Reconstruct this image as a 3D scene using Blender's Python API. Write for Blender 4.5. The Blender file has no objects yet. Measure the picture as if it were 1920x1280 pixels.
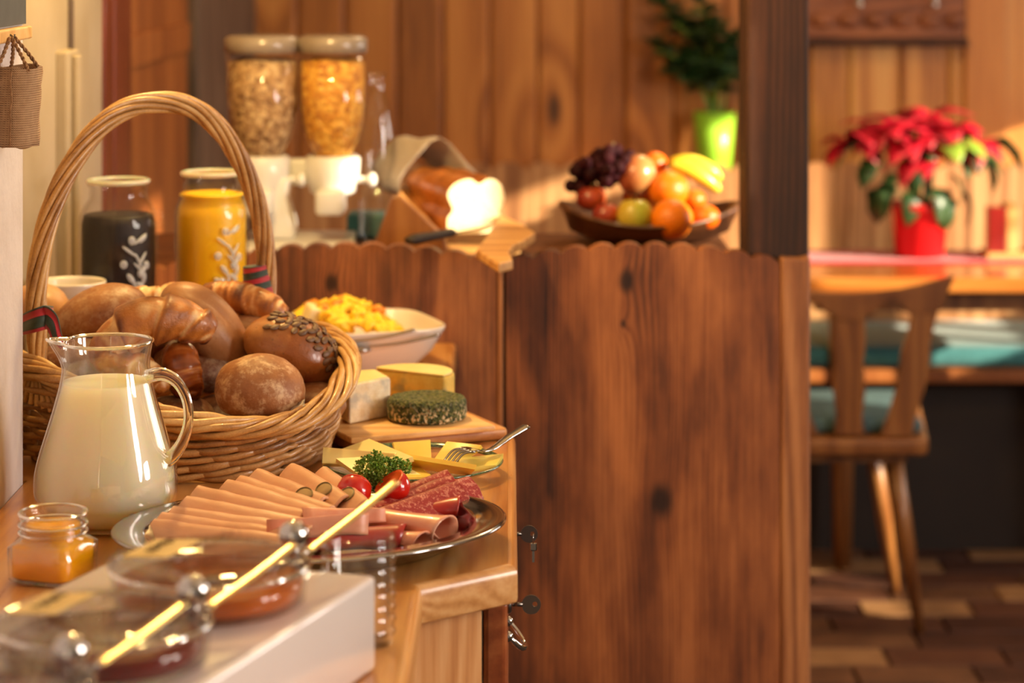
import bpy, bmesh, math, random
from mathutils import Vector, Matrix, Euler, noise as mn

random.seed(7)
SC = bpy.context.scene
COL = SC.collection
PI = math.pi

# ------------------------------------------------------------------ camera, world, lights, exposure
F = 4600.0          # focal length in pixels of the 1920 wide frame
HC = 1.5            # camera height over the tiled floor
ZC = 0.894          # height of the buffet worktop
cd = bpy.data.cameras.new('camera')
cam = bpy.data.objects.new('camera', cd)
COL.objects.link(cam)
cam.location = (0, 0, HC)
cam.rotation_euler = (PI / 2, 0, 0)
cd.sensor_width = 36
cd.lens = F / 1920 * 36
cd.shift_y = -740 / 1920
cd.clip_start = 0.05
cd.clip_end = 60
cd.dof.use_dof = True
cd.dof.focus_distance = 2.66
cd.dof.aperture_fstop = 4.3
SC.camera = cam

SC.view_settings.view_transform = 'Standard'
SC.view_settings.look = 'None'
SC.view_settings.exposure = 0.0
SC.view_settings.gamma = 1.0
SC.view_settings.use_curve_mapping = False
SC.cycles.use_denoising = True
SC.cycles.max_bounces = 10
SC.cycles.transparent_max_bounces = 32
SC.cycles.caustics_reflective = False
SC.cycles.caustics_refractive = False
SC.cycles.sample_clamp_indirect = 6.0

w = bpy.data.worlds.new('room_light')
SC.world = w
w.use_nodes = True
w.node_tree.nodes['Background'].inputs[0].default_value = (1.0, 0.86, 0.74, 1)
w.node_tree.nodes['Background'].inputs[1].default_value = 0.22


def lamp(kind, name, loc, energy, color, target=None, **kw):
    d = bpy.data.lights.new(name, kind)
    d.energy = energy
    d.color = color
    for k, v in kw.items():
        setattr(d, k, v)
    o = bpy.data.objects.new(name, d)
    COL.objects.link(o)
    o.location = loc
    if target is not None:
        o.rotation_euler = (Vector(target) - Vector(loc)).to_track_quat('-Z', 'Y').to_euler()
    return o


SUN_DIR = Vector((-0.80, 0.45, -0.28))
lamp('SUN', 'sun', (6, 0, 4), 14.0, (1.0, 0.84, 0.58), Vector((6, 0, 4)) + SUN_DIR, angle=0.012)
# daylight of the window in the right wall beside the buffet
lamp('AREA', 'window_daylight_tall', (2.58, 1.45, 1.70), 54, (1.0, 0.88, 0.79), (0, 2.0, 1.45), shape='RECTANGLE', size=0.42, size_y=1.15)
lamp('AREA', 'window_daylight_low', (2.58, 2.10, 1.40), 30, (1.0, 0.88, 0.79), (0, 2.4, 1.3), shape='RECTANGLE', size=0.40, size_y=0.55)
# yellow wall lamp over the buffet, above the top of the picture
lamp('POINT', 'buffet_lamp', (-0.34, 3.30, 1.86), 36, (1.0, 0.66, 0.23), shadow_soft_size=0.035)
# skylight of the far window by the dining table
lamp('AREA', 'window_daylight_far', (2.66, 5.15, 1.42), 26, (1.0, 0.93, 0.84), (0, 5.0, 1.2), shape='RECTANGLE', size=1.4, size_y=0.7)
# unseen warm fill added to brighten the back wall
lamp('POINT', 'ceiling_lamp', (0.6, 5.0, 2.3), 24, (1.0, 0.72, 0.40), shadow_soft_size=0.12)


# ------------------------------------------------------------------ geometry helpers
def at(px, py, Y):
    return Vector(((px - 960) * Y / F, Y, HC - (py + 100) * Y / F))


def on(px, py, z):
    Y = (HC - z) * F / (py + 100)
    return Vector(((px - 960) * Y / F, Y, z))


def wl(o):
    p = Vector((0, 0, 0))
    while o is not None:
        p = p + o.location
        o = o.parent
    return p


def obj(name, vf, m, parent=None, smooth=True, loc=None, attrs=None, kind=None, uniform=None, mats=None):
    v, f = vf
    v = [Vector(p) for p in v]
    if loc is None:
        xs = [p.x for p in v]; ys = [p.y for p in v]; zs = [p.z for p in v]
        if parent is None:
            loc = Vector(((min(xs) + max(xs)) / 2, (min(ys) + max(ys)) / 2, min(zs)))
        else:
            loc = Vector(((min(xs) + max(xs)) / 2, (min(ys) + max(ys)) / 2, (min(zs) + max(zs)) / 2))
    loc = Vector(loc)
    me = bpy.data.meshes.new(name)
    me.from_pydata([p - loc for p in v], [], f)
    me.update()
    if smooth:
        me.polygons.foreach_set('use_smooth', [True] * len(me.polygons))
        if smooth == 'auto':
            try:
                me.set_sharp_from_angle(angle=math.radians(38))
            except Exception:
                pass
    if attrs:
        for k, vals in attrs.items():
            a = me.attributes.new(k, 'FLOAT', 'POINT')
            a.data.foreach_set('value', vals)
    for mm in (mats or [m]):
        me.materials.append(mm)
    o = bpy.data.objects.new(name, me)
    COL.objects.link(o)
    o.location = loc - (wl(parent) if parent else Vector((0, 0, 0)))
    if parent is not None:
        o.parent = parent
    if kind:
        o['kind'] = kind
    return o


def tag(o, label, cat, group=None):
    o['label'] = label
    o['category'] = cat
    if group:
        o['group'] = group
    return o


def thing(name, label, cat, loc, group=None):
    o = bpy.data.objects.new(name, None)
    COL.objects.link(o)
    o.location = loc
    o.empty_display_size = 0.03
    return tag(o, label, cat, group)


def struct(name, loc=None, vf=None, m=None, **kw):
    if vf is None:
        o = bpy.data.objects.new(name, None)
        COL.objects.link(o)
        o.location = loc
    else:
        o = obj(name, vf, m, **kw)
    o['kind'] = 'structure'
    return o


def copy_obj(o, loc, rot=None, parent=None, scale=None, m=None):
    c = o.copy()
    COL.objects.link(c)
    c.location = loc
    if rot is not None:
        c.rotation_euler = rot
    if scale is not None:
        c.scale = scale
    if parent is not None:
        c.parent = parent
    return c


def join(*vfs):
    V, Fc = [], []
    for v, f in vfs:
        n = len(V)
        V += [Vector(p) for p in v]
        Fc += [tuple(i + n for i in t) for t in f]
    return V, Fc


def xf(vf, M):
    return [M @ Vector(p) for p in vf[0]], vf[1]


def move(vf, d):
    d = Vector(d)
    return [Vector(p) + d for p in vf[0]], vf[1]


def from_bm(bm):
    bm.verts.ensure_lookup_table()
    bm.verts.index_update()
    v = [p.co.copy() for p in bm.verts]
    f = [tuple(q.index for q in t.verts) for t in bm.faces]
    bm.free()
    return v, f


def box(x0, x1, y0, y1, z0, z1, bev=0.0, seg=2):
    bm = bmesh.new()
    bmesh.ops.create_cube(bm, size=1)
    for p in bm.verts:
        p.co = Vector((x0 + (p.co.x + .5) * (x1 - x0), y0 + (p.co.y + .5) * (y1 - y0), z0 + (p.co.z + .5) * (z1 - z0)))
    if bev > 0:
        bmesh.ops.bevel(bm, geom=bm.edges[:], offset=bev, segments=seg, profile=.5, affect='EDGES')
    return from_bm(bm)


def prism(poly, h0, h1, axis='Z', bev=0.0, seg=2):
    """polygon extruded; axis Z: poly is (x,y), axis Y: poly is (x,z) with h along Y, axis X: poly is (y,z)"""
    bm = bmesh.new()
    def P(a, b, h):
        return Vector((a, b, h)) if axis == 'Z' else Vector((a, h, b)) if axis == 'Y' else Vector((h, a, b))
    lo = [bm.verts.new(P(a, b, h0)) for a, b in poly]
    hi = [bm.verts.new(P(a, b, h1)) for a, b in poly]
    n = len(poly)
    bm.faces.new(lo[::-1])
    bm.faces.new(hi)
    for i in range(n):
        bm.faces.new((lo[i], lo[(i + 1) % n], hi[(i + 1) % n], hi[i]))
    bmesh.ops.recalc_face_normals(bm, faces=bm.faces[:])
    if bev > 0:
        es = [e for e in bm.edges if len(e.link_faces) == 2 and e.calc_face_angle(0) > .5]
        bmesh.ops.bevel(bm, geom=es, offset=bev, segments=seg, profile=.5, affect='EDGES')
    return from_bm(bm)


def spline(pts, n, closed=False):
    """Catmull-Rom through points of any dimension (tuples)"""
    m = len(pts)
    out = []
    segs = m if closed else m - 1
    for i in range(n):
        t = i / (n if closed else n - 1) * segs
        k = min(int(t), segs - 1)
        u = t - k
        g = (lambda j: pts[j % m]) if closed else (lambda j: pts[max(0, min(m - 1, j))])
        p0, p1, p2, p3 = g(k - 1), g(k), g(k + 1), g(k + 2)
        out.append(tuple(.5 * (2 * b + (c - a) * u + (2 * a - 5 * b + 4 * c - d) * u * u + (3 * b - a - 3 * c + d) * u ** 3)
                         for a, b, c, d in zip(p0, p1, p2, p3)))
    return out


def frames(path, closed=False, up=None):
    n = len(path)
    path = [Vector(p) for p in path]
    T = []
    for i in range(n):
        a = path[(i - 1) % n] if closed else path[max(0, i - 1)]
        b = path[(i + 1) % n] if closed else path[min(n - 1, i + 1)]
        T.append((b - a).normalized())
    ref = Vector(up) if up is not None else (Vector((0, 0, 1)) if abs(T[0].z) < .9 else Vector((1, 0, 0)))
    N = []
    for i in range(n):
        if up is not None or i == 0:
            x = ref - T[i] * ref.dot(T[i])
        else:
            x = N[-1] - T[i] * N[-1].dot(T[i])
        if x.length < 1e-6:
            x = T[i].orthogonal()
        N.append(x.normalized())
    B = [t.cross(q) for t, q in zip(T, N)]
    return T, N, B


def tube(path, r, sides=8, closed=False, flat=1.0, up=None, caps=True):
    """r number, list or function of 0..1; flat scales the thickness along the frame normal"""
    path = [Vector(p) for p in path]
    n = len(path)
    T, N, B = frames(path, closed, up)
    V, Fc = [], []
    for i in range(n):
        rr = r(i / (n - 1)) if callable(r) else (r[i] if isinstance(r, (list, tuple)) else r)
        for k in range(sides):
            a = 2 * PI * k / sides
            V.append(path[i] + B[i] * (math.cos(a) * rr) + N[i] * (math.sin(a) * rr * flat))
    for i in range(n if closed else n - 1):
        for k in range(sides):
            j = (i + 1) % n
            Fc.append((i * sides + k, i * sides + (k + 1) % sides, j * sides + (k + 1) % sides, j * sides + k))
    if caps and not closed:
        Fc.append(tuple(range(sides))[::-1])
        Fc.append(tuple((n - 1) * sides + k for k in range(sides)))
    return V, Fc


def lathe(prof, c=(0, 0, 0), n=48, closed_prof=False, fn=None):
    """profile of (r,z); fn(v, angle) may move points"""
    V, Fc = [], []
    m = len(prof)
    for k in range(n):
        a = 2 * PI * k / n
        for r, z in prof:
            p = Vector((r * math.cos(a), r * math.sin(a), z))
            if fn:
                p = fn(p, a)
            V.append(p + Vector(c))
    for k in range(n):
        k2 = (k + 1) % n
        for i in range(m if closed_prof else m - 1):
            j = (i + 1) % m
            Fc.append((k * m + i, k2 * m + i, k2 * m + j, k * m + j))
    if not closed_prof:
        if prof[0][0] > 1e-5:
            Fc.append(tuple(k * m for k in range(n))[::-1])
        if prof[-1][0] > 1e-5:
            Fc.append(tuple(k * m + m - 1 for k in range(n)))
    return V, Fc


def ball(c, r, nu=24, nv=14, fn=None, R=None):
    """ellipsoid; r is a number or (rx,ry,rz); fn(unit vector)->vector in unit space"""
    if not isinstance(r, (tuple, list)):
        r = (r, r, r)
    V, Fc = [], []
    c = Vector(c)
    def add(u):
        q = fn(u) if fn else u
        q = Vector((q.x * r[0], q.y * r[1], q.z * r[2]))
        V.append((R @ q if R else q) + c)
    add(Vector((0, 0, -1)))
    for j in range(1, nv):
        t = -PI / 2 + PI * j / nv
        for k in range(nu):
            a = 2 * PI * k / nu
            add(Vector((math.cos(t) * math.cos(a), math.cos(t) * math.sin(a), math.sin(t))))
    add(Vector((0, 0, 1)))
    top = len(V) - 1
    for k in range(nu):
        Fc.append((0, 1 + (k + 1) % nu, 1 + k))
        Fc.append((top, top - nu + k, top - nu + (k + 1) % nu))
    for j in range(nv - 2):
        for k in range(nu):
            a = 1 + j * nu
            Fc.append((a + k, a + (k + 1) % nu, a + nu + (k + 1) % nu, a + nu + k))
    return V, Fc


def sheet(G, th):
    """grid of points (rows x cols) thickened by th against its normal"""
    n, m = len(G), len(G[0])
    G = [[Vector(p) for p in r] for r in G]
    A, Bk = [], []
    for i in range(n):
        for j in range(m):
            du = G[min(n - 1, i + 1)][j] - G[max(0, i - 1)][j]
            dv = G[i][min(m - 1, j + 1)] - G[i][max(0, j - 1)]
            q = du.cross(dv)
            q = q.normalized() if q.length > 1e-12 else Vector((0, 0, 1))
            A.append(G[i][j])
            Bk.append(G[i][j] - q * th)
    V = A + Bk
    o = n * m
    Fc = []
    for i in range(n - 1):
        for j in range(m - 1):
            a, b, c, d = i * m + j, (i + 1) * m + j, (i + 1) * m + j + 1, i * m + j + 1
            Fc.append((a, b, c, d))
            Fc.append((a + o, d + o, c + o, b + o))
    rim = [i for i in range(m)] + [i * m + m - 1 for i in range(1, n)] + [(n - 1) * m + j for j in range(m - 2, -1, -1)] + [i * m for i in range(n - 2, 0, -1)]
    L = len(rim)
    for k in range(L):
        a, b = rim[k], rim[(k + 1) % L]
        Fc.append((a, b, b + o, a + o))
    return V, Fc


def quad_grid(p00, p10, p11, p01, n=6, m=6, sag=0.0, wob=0.0, seed=0):
    G = []
    for i in range(n + 1):
        row = []
        for j in range(m + 1):
            u, v = i / n, j / m
            p = Vector(p00) * (1 - u) * (1 - v) + Vector(p10) * u * (1 - v) + Vector(p11) * u * v + Vector(p01) * (1 - u) * v
            p.z -= sag * math.sin(PI * u) * math.sin(PI * v)
            if wob:
                p.z += wob * mn.noise(p * 25 + Vector((seed, 0, 0)))
            row.append(p)
        G.append(row)
    return G


# ------------------------------------------------------------------ material helpers
def S(r, g=None, b=None):
    if g is None:
        r, g, b = int(r[0:2], 16), int(r[2:4], 16), int(r[4:6], 16)
    return tuple((c / 255 / 12.92) if c / 255 <= .04045 else ((c / 255 + .055) / 1.055) ** 2.4 for c in (r, g, b)) + (1,)


class Mat:
    def __init__(s, name):
        s.m = bpy.data.materials.new(name)
        s.m.use_nodes = True
        s.t = s.m.node_tree
        s.t.nodes.clear()
        s.out = s.t.nodes.new('ShaderNodeOutputMaterial')

    def n(s, typ, ins=None, **props):
        q = s.t.nodes.new('ShaderNode' + typ)
        for k, v in props.items():
            setattr(q, k, v)
        for k, v in (ins or {}).items():
            sk = q.inputs[k]
            if isinstance(v, bpy.types.NodeSocket):
                s.t.links.new(v, sk)
            else:
                sk.default_value = v
        return q

    def coord(s, which='Object', rnd=True):
        v = s.n('TexCoord').outputs[which]
        if rnd:
            r = s.n('ObjectInfo').outputs['Random']
            k = s.n('VectorMath', {0: (13.7, 7.3, 9.1)}, operation='SCALE')
            s.t.links.new(r, k.inputs['Scale'])
            v = s.n('VectorMath', {0: v, 1: k.outputs[0]}, operation='ADD').outputs[0]
        return v

    def math(s, op, a, b=0.0, c=0.0, clamp=False):
        return s.n('Math', {0: a, 1: b, 2: c}, operation=op, use_clamp=clamp).outputs[0]

    def noise(s, vec, scale, detail=3, rough=.55, dist=0.0, out='Fac'):
        return s.n('TexNoise', {'Vector': vec, 'Scale': scale, 'Detail': detail, 'Roughness': rough, 'Distortion': dist}).outputs[out]

    def ramp(s, fac, stops, interp='LINEAR'):
        r = s.n('ValToRGB', {0: fac})
        r.color_ramp.interpolation = interp
        e = r.color_ramp.elements
        e[0].position, e[0].color = stops[0]
        e[1].position, e[1].color = stops[-1]
        for p, c in stops[1:-1]:
            q = e.new(p)
            q.color = c
        return r.outputs[0]

    def step(s, val, a, b):
        return s.n('MapRange', {0: val, 1: a, 2: b, 3: 0.0, 4: 1.0}, interpolation_type='SMOOTHSTEP').outputs[0]

    def mix(s, fac, a, b, mode='MIX'):
        q = s.n('Mix', {0: fac, 6: a, 7: b}, data_type='RGBA', blend_type=mode)
        return q.outputs[2]

    def bump(s, h, strength=.3, dist=.002):
        return s.n('Bump', {'Height': h, 'Strength': strength, 'Distance': dist}).outputs[0]

    def bsdf(s, **k):
        names = dict(col='Base Color', rough='Roughness', metal='Metallic', coat='Coat Weight', coatr='Coat Roughness', trans='Transmission Weight',
                     ior='IOR', sss='Subsurface Weight', sssr='Subsurface Radius', ssss='Subsurface Scale', nrm='Normal', spec='Specular IOR Level',
                     em='Emission Color', ems='Emission Strength', sheen='Sheen Weight', aniso='Anisotropic')
        return s.n('BsdfPrincipled', {names[a]: b for a, b in k.items()})

    def done(s, sh):
        s.t.links.new(sh.outputs[0], s.out.inputs['Surface'])
        return s.m


def plain(name, c1, c2=None, scale=30, rough=.5, bump=0.0, bscale=None, detail=4, **k):
    m = Mat(name)
    v = m.coord()
    if c2 is None:
        c2 = tuple(x * .82 for x in c1[:3]) + (1,)
    f = m.noise(v, scale, detail)
    col = m.ramp(f, [(.32, c2), (.68, c1)])
    if bump:
        k['nrm'] = m.bump(m.noise(v, bscale or scale, 5), bump)
    return m.done(m.bsdf(col=col, rough=rough, **k))


def wood(name, dark, mid, light, axis='Z', s=1.0, rough=.45, coat=0.0, knots=None, rknots=0.0, knotcol=None, ring=1.0, bump=.25, fine=1.0, wav=.12, lines=0.0, blotch=0.0, wmix=.22):
    """long-grained wood in object space; knots = list of (u,v,radius) in the face plane (x,z)"""
    m = Mat(name)
    raw = m.coord(rnd=False)
    v = m.coord()
    sep = m.n('SeparateXYZ', {0: v})
    X, Y, Z = sep.outputs
    lo = .045
    sc = {'X': (lo, 1, 1), 'Y': (1, lo, 1), 'Z': (1, 1, lo)}[axis]
    g = m.n('VectorMath', {0: v, 1: sc}, operation='MULTIPLY').outputs[0]
    broad = m.noise(g, 7 * s, 2, .5)
    fib = m.noise(g, 130 * s * fine, 4, .65)
    sc2 = {'X': (wav, 1, 1), 'Y': (1, wav, 1), 'Z': (1, 1, wav)}[axis]
    g2 = m.n('VectorMath', {0: v, 1: sc2}, operation='MULTIPLY').outputs[0]
    ph = m.noise(g2, 6 * s, 1, .4)
    phase = m.math('MULTIPLY', ph, 60 * ring)
    if lines:
        phase = m.math('MULTIPLY_ADD', m.n('SeparateXYZ', {0: v}).outputs[0], lines, phase)
    kmask = None
    if knots:
        rs = m.n('SeparateXYZ', {0: raw})
        for (u, q, r) in knots:
            du = m.math('DIVIDE', m.math('SUBTRACT', rs.outputs[0], u), r)
            dv = m.math('DIVIDE', m.math('SUBTRACT', rs.outputs[2], q), r * 1.5)
            d2 = m.math('ADD', m.math('MULTIPLY', du, du), m.math('MULTIPLY', dv, dv))
            d = m.math('SQRT', d2)
            ex = m.math('POWER', 2.718, m.math('MULTIPLY', d, -.55))
            phase = m.math('ADD', phase, m.math('MULTIPLY', ex, 16.0))
            k = m.step(m.math('ADD', d, m.math('MULTIPLY', fib, .5)), 1.35, .55)
            kmask = k if kmask is None else m.math('MAXIMUM', kmask, k)
    if rknots:
        sck = {'X': (.4, 1, 1), 'Y': (1, .4, 1), 'Z': (1, 1, .4)}[axis]
        gk = m.n('VectorMath', {0: v, 1: sck}, operation='MULTIPLY').outputs[0]
        vo = m.n('TexVoronoi', {'Vector': gk, 'Scale': rknots}).outputs['Distance']
        k = m.step(vo, .085, .03)
        phase = m.math('ADD', phase, m.math('MULTIPLY', m.step(vo, .32, .0), 9.0))
        kmask = k if kmask is None else m.math('MAXIMUM', kmask, k)
    wave = m.math('MULTIPLY_ADD', m.math('SINE', phase), .5, .5)
    f = m.math('ADD', m.math('MULTIPLY', fib, .45), m.math('ADD', m.math('MULTIPLY', wave, wmix), m.math('MULTIPLY', broad, .64 - wmix)))
    if blotch:
        g3 = m.n('VectorMath', {0: v, 1: (1, 1, .35)}, operation='MULTIPLY').outputs[0]
        f = m.math('ADD', f, m.math('MULTIPLY_ADD', m.noise(g3, 9, 4, .6), blotch, -.5 * blotch))
    col = m.ramp(f, [(.30, dark), (.52, mid), (.78, light)])
    if kmask is not None:
        kc = knotcol or tuple(x * .25 for x in dark[:3]) + (1,)
        col = m.mix(m.math('MULTIPLY', kmask, .9), col, kc)
    h = m.math('ADD', m.math('MULTIPLY', fib, .7), m.math('MULTIPLY', wave, .3))
    rr = m.math('MULTIPLY_ADD', fib, .15, rough - .07)
    return m.done(m.bsdf(col=col, rough=rr, coat=coat, coatr=.18, nrm=m.bump(h, bump, .0012)))


def thin_glass(name, tint=(1, 1, 1, 1), rough=.015, refl=1.0, edge=.4):
    """a glass wall: clear straight on, mirror-like and a little darker at grazing angles"""
    m = Mat(name)
    lw = m.n('LayerWeight', {'Blend': .5}).outputs['Facing']
    fr = m.math('MULTIPLY_ADD', m.math('POWER', lw, 5.0), .8 * refl, .035 * refl, clamp=True)
    tc = m.mix(m.math('MULTIPLY', m.math('POWER', lw, 3.0), edge), tint, tuple(x * .55 for x in tint[:3]) + (1,))
    tr = m.n('BsdfTransparent', {'Color': tc})
    gl = m.n('BsdfGlossy', {'Color': (1, 1, 1, 1), 'Roughness': rough})
    return m.done(m.n('MixShader', {0: fr, 1: tr.outputs[0], 2: gl.outputs[0]}))


def metal(name, col, rough=.15, bump=0.0):
    m = Mat(name)
    v = m.coord()
    k = dict(col=col, metal=1.0, rough=m.math('MULTIPLY_ADD', m.noise(v, 60, 3), .08, rough - .04))
    if bump:
        k['nrm'] = m.bump(m.noise(v, 400, 2), bump)
    return m.done(m.bsdf(**k))

# ------------------------------------------------------------------ materials
M = {}
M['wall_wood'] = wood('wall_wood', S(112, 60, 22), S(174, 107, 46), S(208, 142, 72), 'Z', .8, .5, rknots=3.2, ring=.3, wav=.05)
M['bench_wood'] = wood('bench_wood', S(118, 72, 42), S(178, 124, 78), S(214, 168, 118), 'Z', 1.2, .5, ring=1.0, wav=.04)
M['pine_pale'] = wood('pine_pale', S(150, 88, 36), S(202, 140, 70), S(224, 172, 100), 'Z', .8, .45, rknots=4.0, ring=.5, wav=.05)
M['dark_beam'] = wood('dark_beam', S(24, 12, 7), S(56, 29, 16), S(94, 54, 32), 'Z', 1.6, .75, rknots=4.5, bump=.5, wav=.05, lines=500, blotch=.4, wmix=.15)
M['partition_a'] = wood('partition_a', S(52, 31, 25), S(128, 76, 46), S(182, 120, 74), 'Z', 1.5, .52,
                        knots=[(.065, .462, .013)], bump=.5, ring=.7, fine=.8, wav=.06, lines=900, blotch=.95, wmix=.15)
M['partition_b'] = wood('partition_b', S(50, 28, 22), S(126, 70, 38), S(178, 110, 62), 'Z', 1.3, .52,
                        knots=[(.0275, .13, .024), (-.025, .466, .017), (-.03, .40, .006)], bump=.5, ring=.7, fine=.8, wav=.06, lines=900, blotch=.95, wmix=.15)
M['partition_trim'] = wood('partition_trim', S(84, 50, 32), S(150, 94, 56), S(194, 134, 84), 'Z', 1.5, .5, bump=.5, wav=.04)
M['counter_top'] = wood('counter_top', S(172, 104, 44), S(206, 142, 72), S(226, 172, 104), 'Y', .9, .30, coat=.5, ring=1.6, bump=.1)
M['counter_end'] = wood('counter_end', S(176, 118, 62), S(206, 150, 90), S(226, 178, 120), 'X', 1.3, .32, coat=.4, ring=2.0, bump=.12)
M['cabinet_wood'] = wood('cabinet_wood', S(176, 112, 60), S(204, 144, 86), S(224, 172, 116), 'Z', 1.2, .36, coat=.3, ring=1.4, bump=.1)
M['drawer_wood'] = wood('drawer_wood', S(120, 58, 26), S(152, 80, 40), S(178, 106, 58), 'Y', 1.2, .3, coat=.4, bump=.1)
M['board_wood'] = wood('board_wood', S(196, 140, 74), S(226, 176, 108), S(238, 198, 136), 'X', 1.0, .42, ring=1.0, bump=.12)
M['board_dark'] = wood('board_dark', S(142, 82, 34), S(190, 126, 62), S(214, 156, 92), 'X', 1.0, .42, ring=1.0, bump=.12)
M['shelf_wood'] = wood('shelf_wood', S(54, 28, 14), S(94, 52, 28), S(130, 78, 44), 'X', 1.0, .45)
M['table_wood'] = wood('table_wood', S(140, 74, 26), S(180, 106, 44), S(204, 136, 66), 'X', 1.0, .16, coat=.6, bump=.06)
M['chair_wood'] = wood('chair_wood', S(98, 54, 24), S(134, 82, 40), S(164, 110, 58), 'Z', 1.2, .35, coat=.3, bump=.1)
M['door_wood'] = wood('door_wood', S(118, 60, 20), S(146, 82, 32), S(168, 102, 46), 'Z', .6, .5, ring=.6, bump=.08)
M['frame_red'] = wood('frame_red', S(66, 22, 12), S(96, 36, 18), S(120, 52, 26), 'Z', 1.0, .35, bump=.1)
M['frame_grey'] = wood('frame_grey', S(56, 46, 40), S(92, 76, 66), S(120, 102, 88), 'Z', 1.0, .5, bump=.1)
M['carved'] = wood('carved', S(74, 34, 16), S(124, 68, 34), S(158, 94, 50), 'X', 1.4, .5, bump=.6)
M['cradle_wood'] = wood('cradle_wood', S(142, 90, 40), S(190, 136, 74), S(216, 170, 106), 'X', 1.2, .5)
M['white_paint'] = plain('white_paint', S(216, 206, 200), S(204, 192, 184), 14, .6, bump=.5, bscale=90)
M['cream_paint'] = plain('cream_paint', S(174, 160, 140), S(158, 142, 116), 5, .55, bump=.15, bscale=60)
M['mortar'] = plain('mortar', S(58, 44, 36), S(46, 34, 28), 40, .9, bump=.3)
M['ceiling'] = plain('ceiling', S(226, 212, 190), None, 8, .8)
TILE = [plain('tile_%s' % nme, c, d, 14, .5, bump=.2, bscale=50) for nme, c, d in
        (('red', S(104, 64, 42), S(86, 50, 34)), ('tan', S(168, 124, 82), S(146, 104, 66)), ('umber', S(86, 50, 34), S(66, 38, 26)), ('brown', S(122, 82, 54), S(98, 64, 42)))]
M['teal'] = plain('teal', S(66, 132, 138), S(50, 112, 120), 60, .8, bump=.3, bscale=300, sheen=.3)
M['teal_grey'] = plain('teal_grey', S(84, 112, 116), S(66, 94, 100), 60, .8, bump=.3, bscale=300)
M['chrome'] = metal('chrome', (.60, .58, .57, 1), .05)
M['steel'] = metal('steel', (.43, .41, .40, 1), .10)
M['dark_steel'] = metal('dark_steel', (.20, .18, .16, 1), .3)
M['gold'] = metal('gold', (1.0, .78, .34, 1), .25)
M['glass'] = thin_glass('glass')
M['glass_thick'] = thin_glass('glass_thick', (.99, .995, .99, 1), .02, 1.15, .5)
M['glass_green'] = thin_glass('glass_green', (.90, .95, .90, 1), .02, 1.2)
M['slate'] = plain('slate', S(72, 76, 80), S(60, 64, 68), 20, .7)
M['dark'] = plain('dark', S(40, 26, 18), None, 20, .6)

# ------------------------------------------------------------------ the room
fl = struct('floor', vf=box(-3, 3, -1.2, 7.2, -.10, -.011), m=M['mortar'], smooth=False)
tiles = []
for mt in TILE:
    bm = bmesh.new()
    bmesh.ops.create_cube(bm, size=1)
    for p in bm.verts:
        top = p.co.z > 0
        p.co = Vector((p.co.x * (.240 if top else .246), p.co.y * (.119 if top else .123), .011 if top else 0))
    tiles.append(from_bm(bm))
tproto = [None] * 4
rt = random.Random(3)
rt2 = random.Random(8)
row = 0
Y = 4.55
while Y < 6.45:
    X = .25 + (row % 3) * .083
    while X < 2.5:
        rr_t = rt if X < 1.75 else rt2
        k = rr_t.choice([0, 0, 1, 2, 2, 3, 3])
        z = -.0112 + rr_t.uniform(0, .0012)
        if tproto[k] is None:
            tproto[k] = obj('tile', move(tiles[k], (X, Y, z)), TILE[k], fl, smooth=False)
        else:
            c = copy_obj(tproto[k], Vector((X, Y, z + .0055)) - fl.location, parent=fl)
        X += .25
    Y += .127
    row += 1
struct('ceiling', vf=box(-1.2, 2.8, -1.2, 7.0, 2.5, 2.6), m=M['ceiling'], smooth=False)

# left wall: white painted pier near the camera, cream recess behind it, then a wooden door
struct('wall_left', vf=box(-1.2, -.552, -1.2, 2.772, 0, 2.5, .004), m=M['white_paint'], smooth=False)
struct('wall_recess', vf=box(-1.2, -.645, 2.78, 3.86, 0, 2.5), m=M['cream_paint'], smooth=False)
struct('trim_1', vf=join(box(-.648, -.628, 3.47, 3.56, .9, 1.352, .004), box(-.628, -.618, 3.50, 3.53, .9, 1.345, .003)), m=M['cream_paint'], smooth=False)
struct('trim_2', vf=box(-.648, -.640, 3.563, 3.585, 1.32, 2.5, .001), m=M['frame_grey'], smooth=False)
struct('trim_3', vf=join(box(-.70, -.640, 3.86, 3.94, 0, 2.5, .004), box(-.72, -.668, 3.94, 4.05, 0, 2.5, .002), box(-.72, -.655, 4.05, 4.22, 0, 2.5, .004)), m=M['frame_red'], smooth=False)
d1 = struct('door_1', loc=(-.70, 4.75, 0))
obj('door_panel', box(-.73, -.690, 4.22, 5.22, 0, 2.1, .003), M['door_wood'], d1, smooth=False)
obj('door_rail', box(-.695, -.682, 4.24, 5.20, 1.28, 1.34, .003), M['door_wood'], d1, smooth=False)
obj('door_frame', join(box(-.75, -.668, 5.22, 5.42, 0, 2.5, .004), box(-.75, -.70, 5.42, 5.54, 0, 2.5)), M['frame_grey'], d1, smooth=False)
struct('wall_left_rear', vf=join(box(-1.2, -.73, 3.86, 6.6, 0, 2.5), box(-.73, -.69, 5.54, 6.6, 0, 2.5)), m=M['frame_grey'], smooth=False)

# back wall of vertical boards
bw = struct('wall_back', vf=box(-1.2, 2.7, 6.625, 6.75, 0, 2.5), m=M['dark_beam'], smooth=False)
rp = random.Random(11)
x = -.70
while x < 2.5:
    wd = rp.uniform(.105, .145)
    mt = M['pine_pale'] if x > .74 else M['wall_wood']  # right boards take a lighter wood copy, sunlight put into the colour
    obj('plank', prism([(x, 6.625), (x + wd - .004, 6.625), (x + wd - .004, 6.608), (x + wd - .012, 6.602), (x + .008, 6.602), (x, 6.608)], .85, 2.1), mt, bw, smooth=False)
    x += wd
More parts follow.
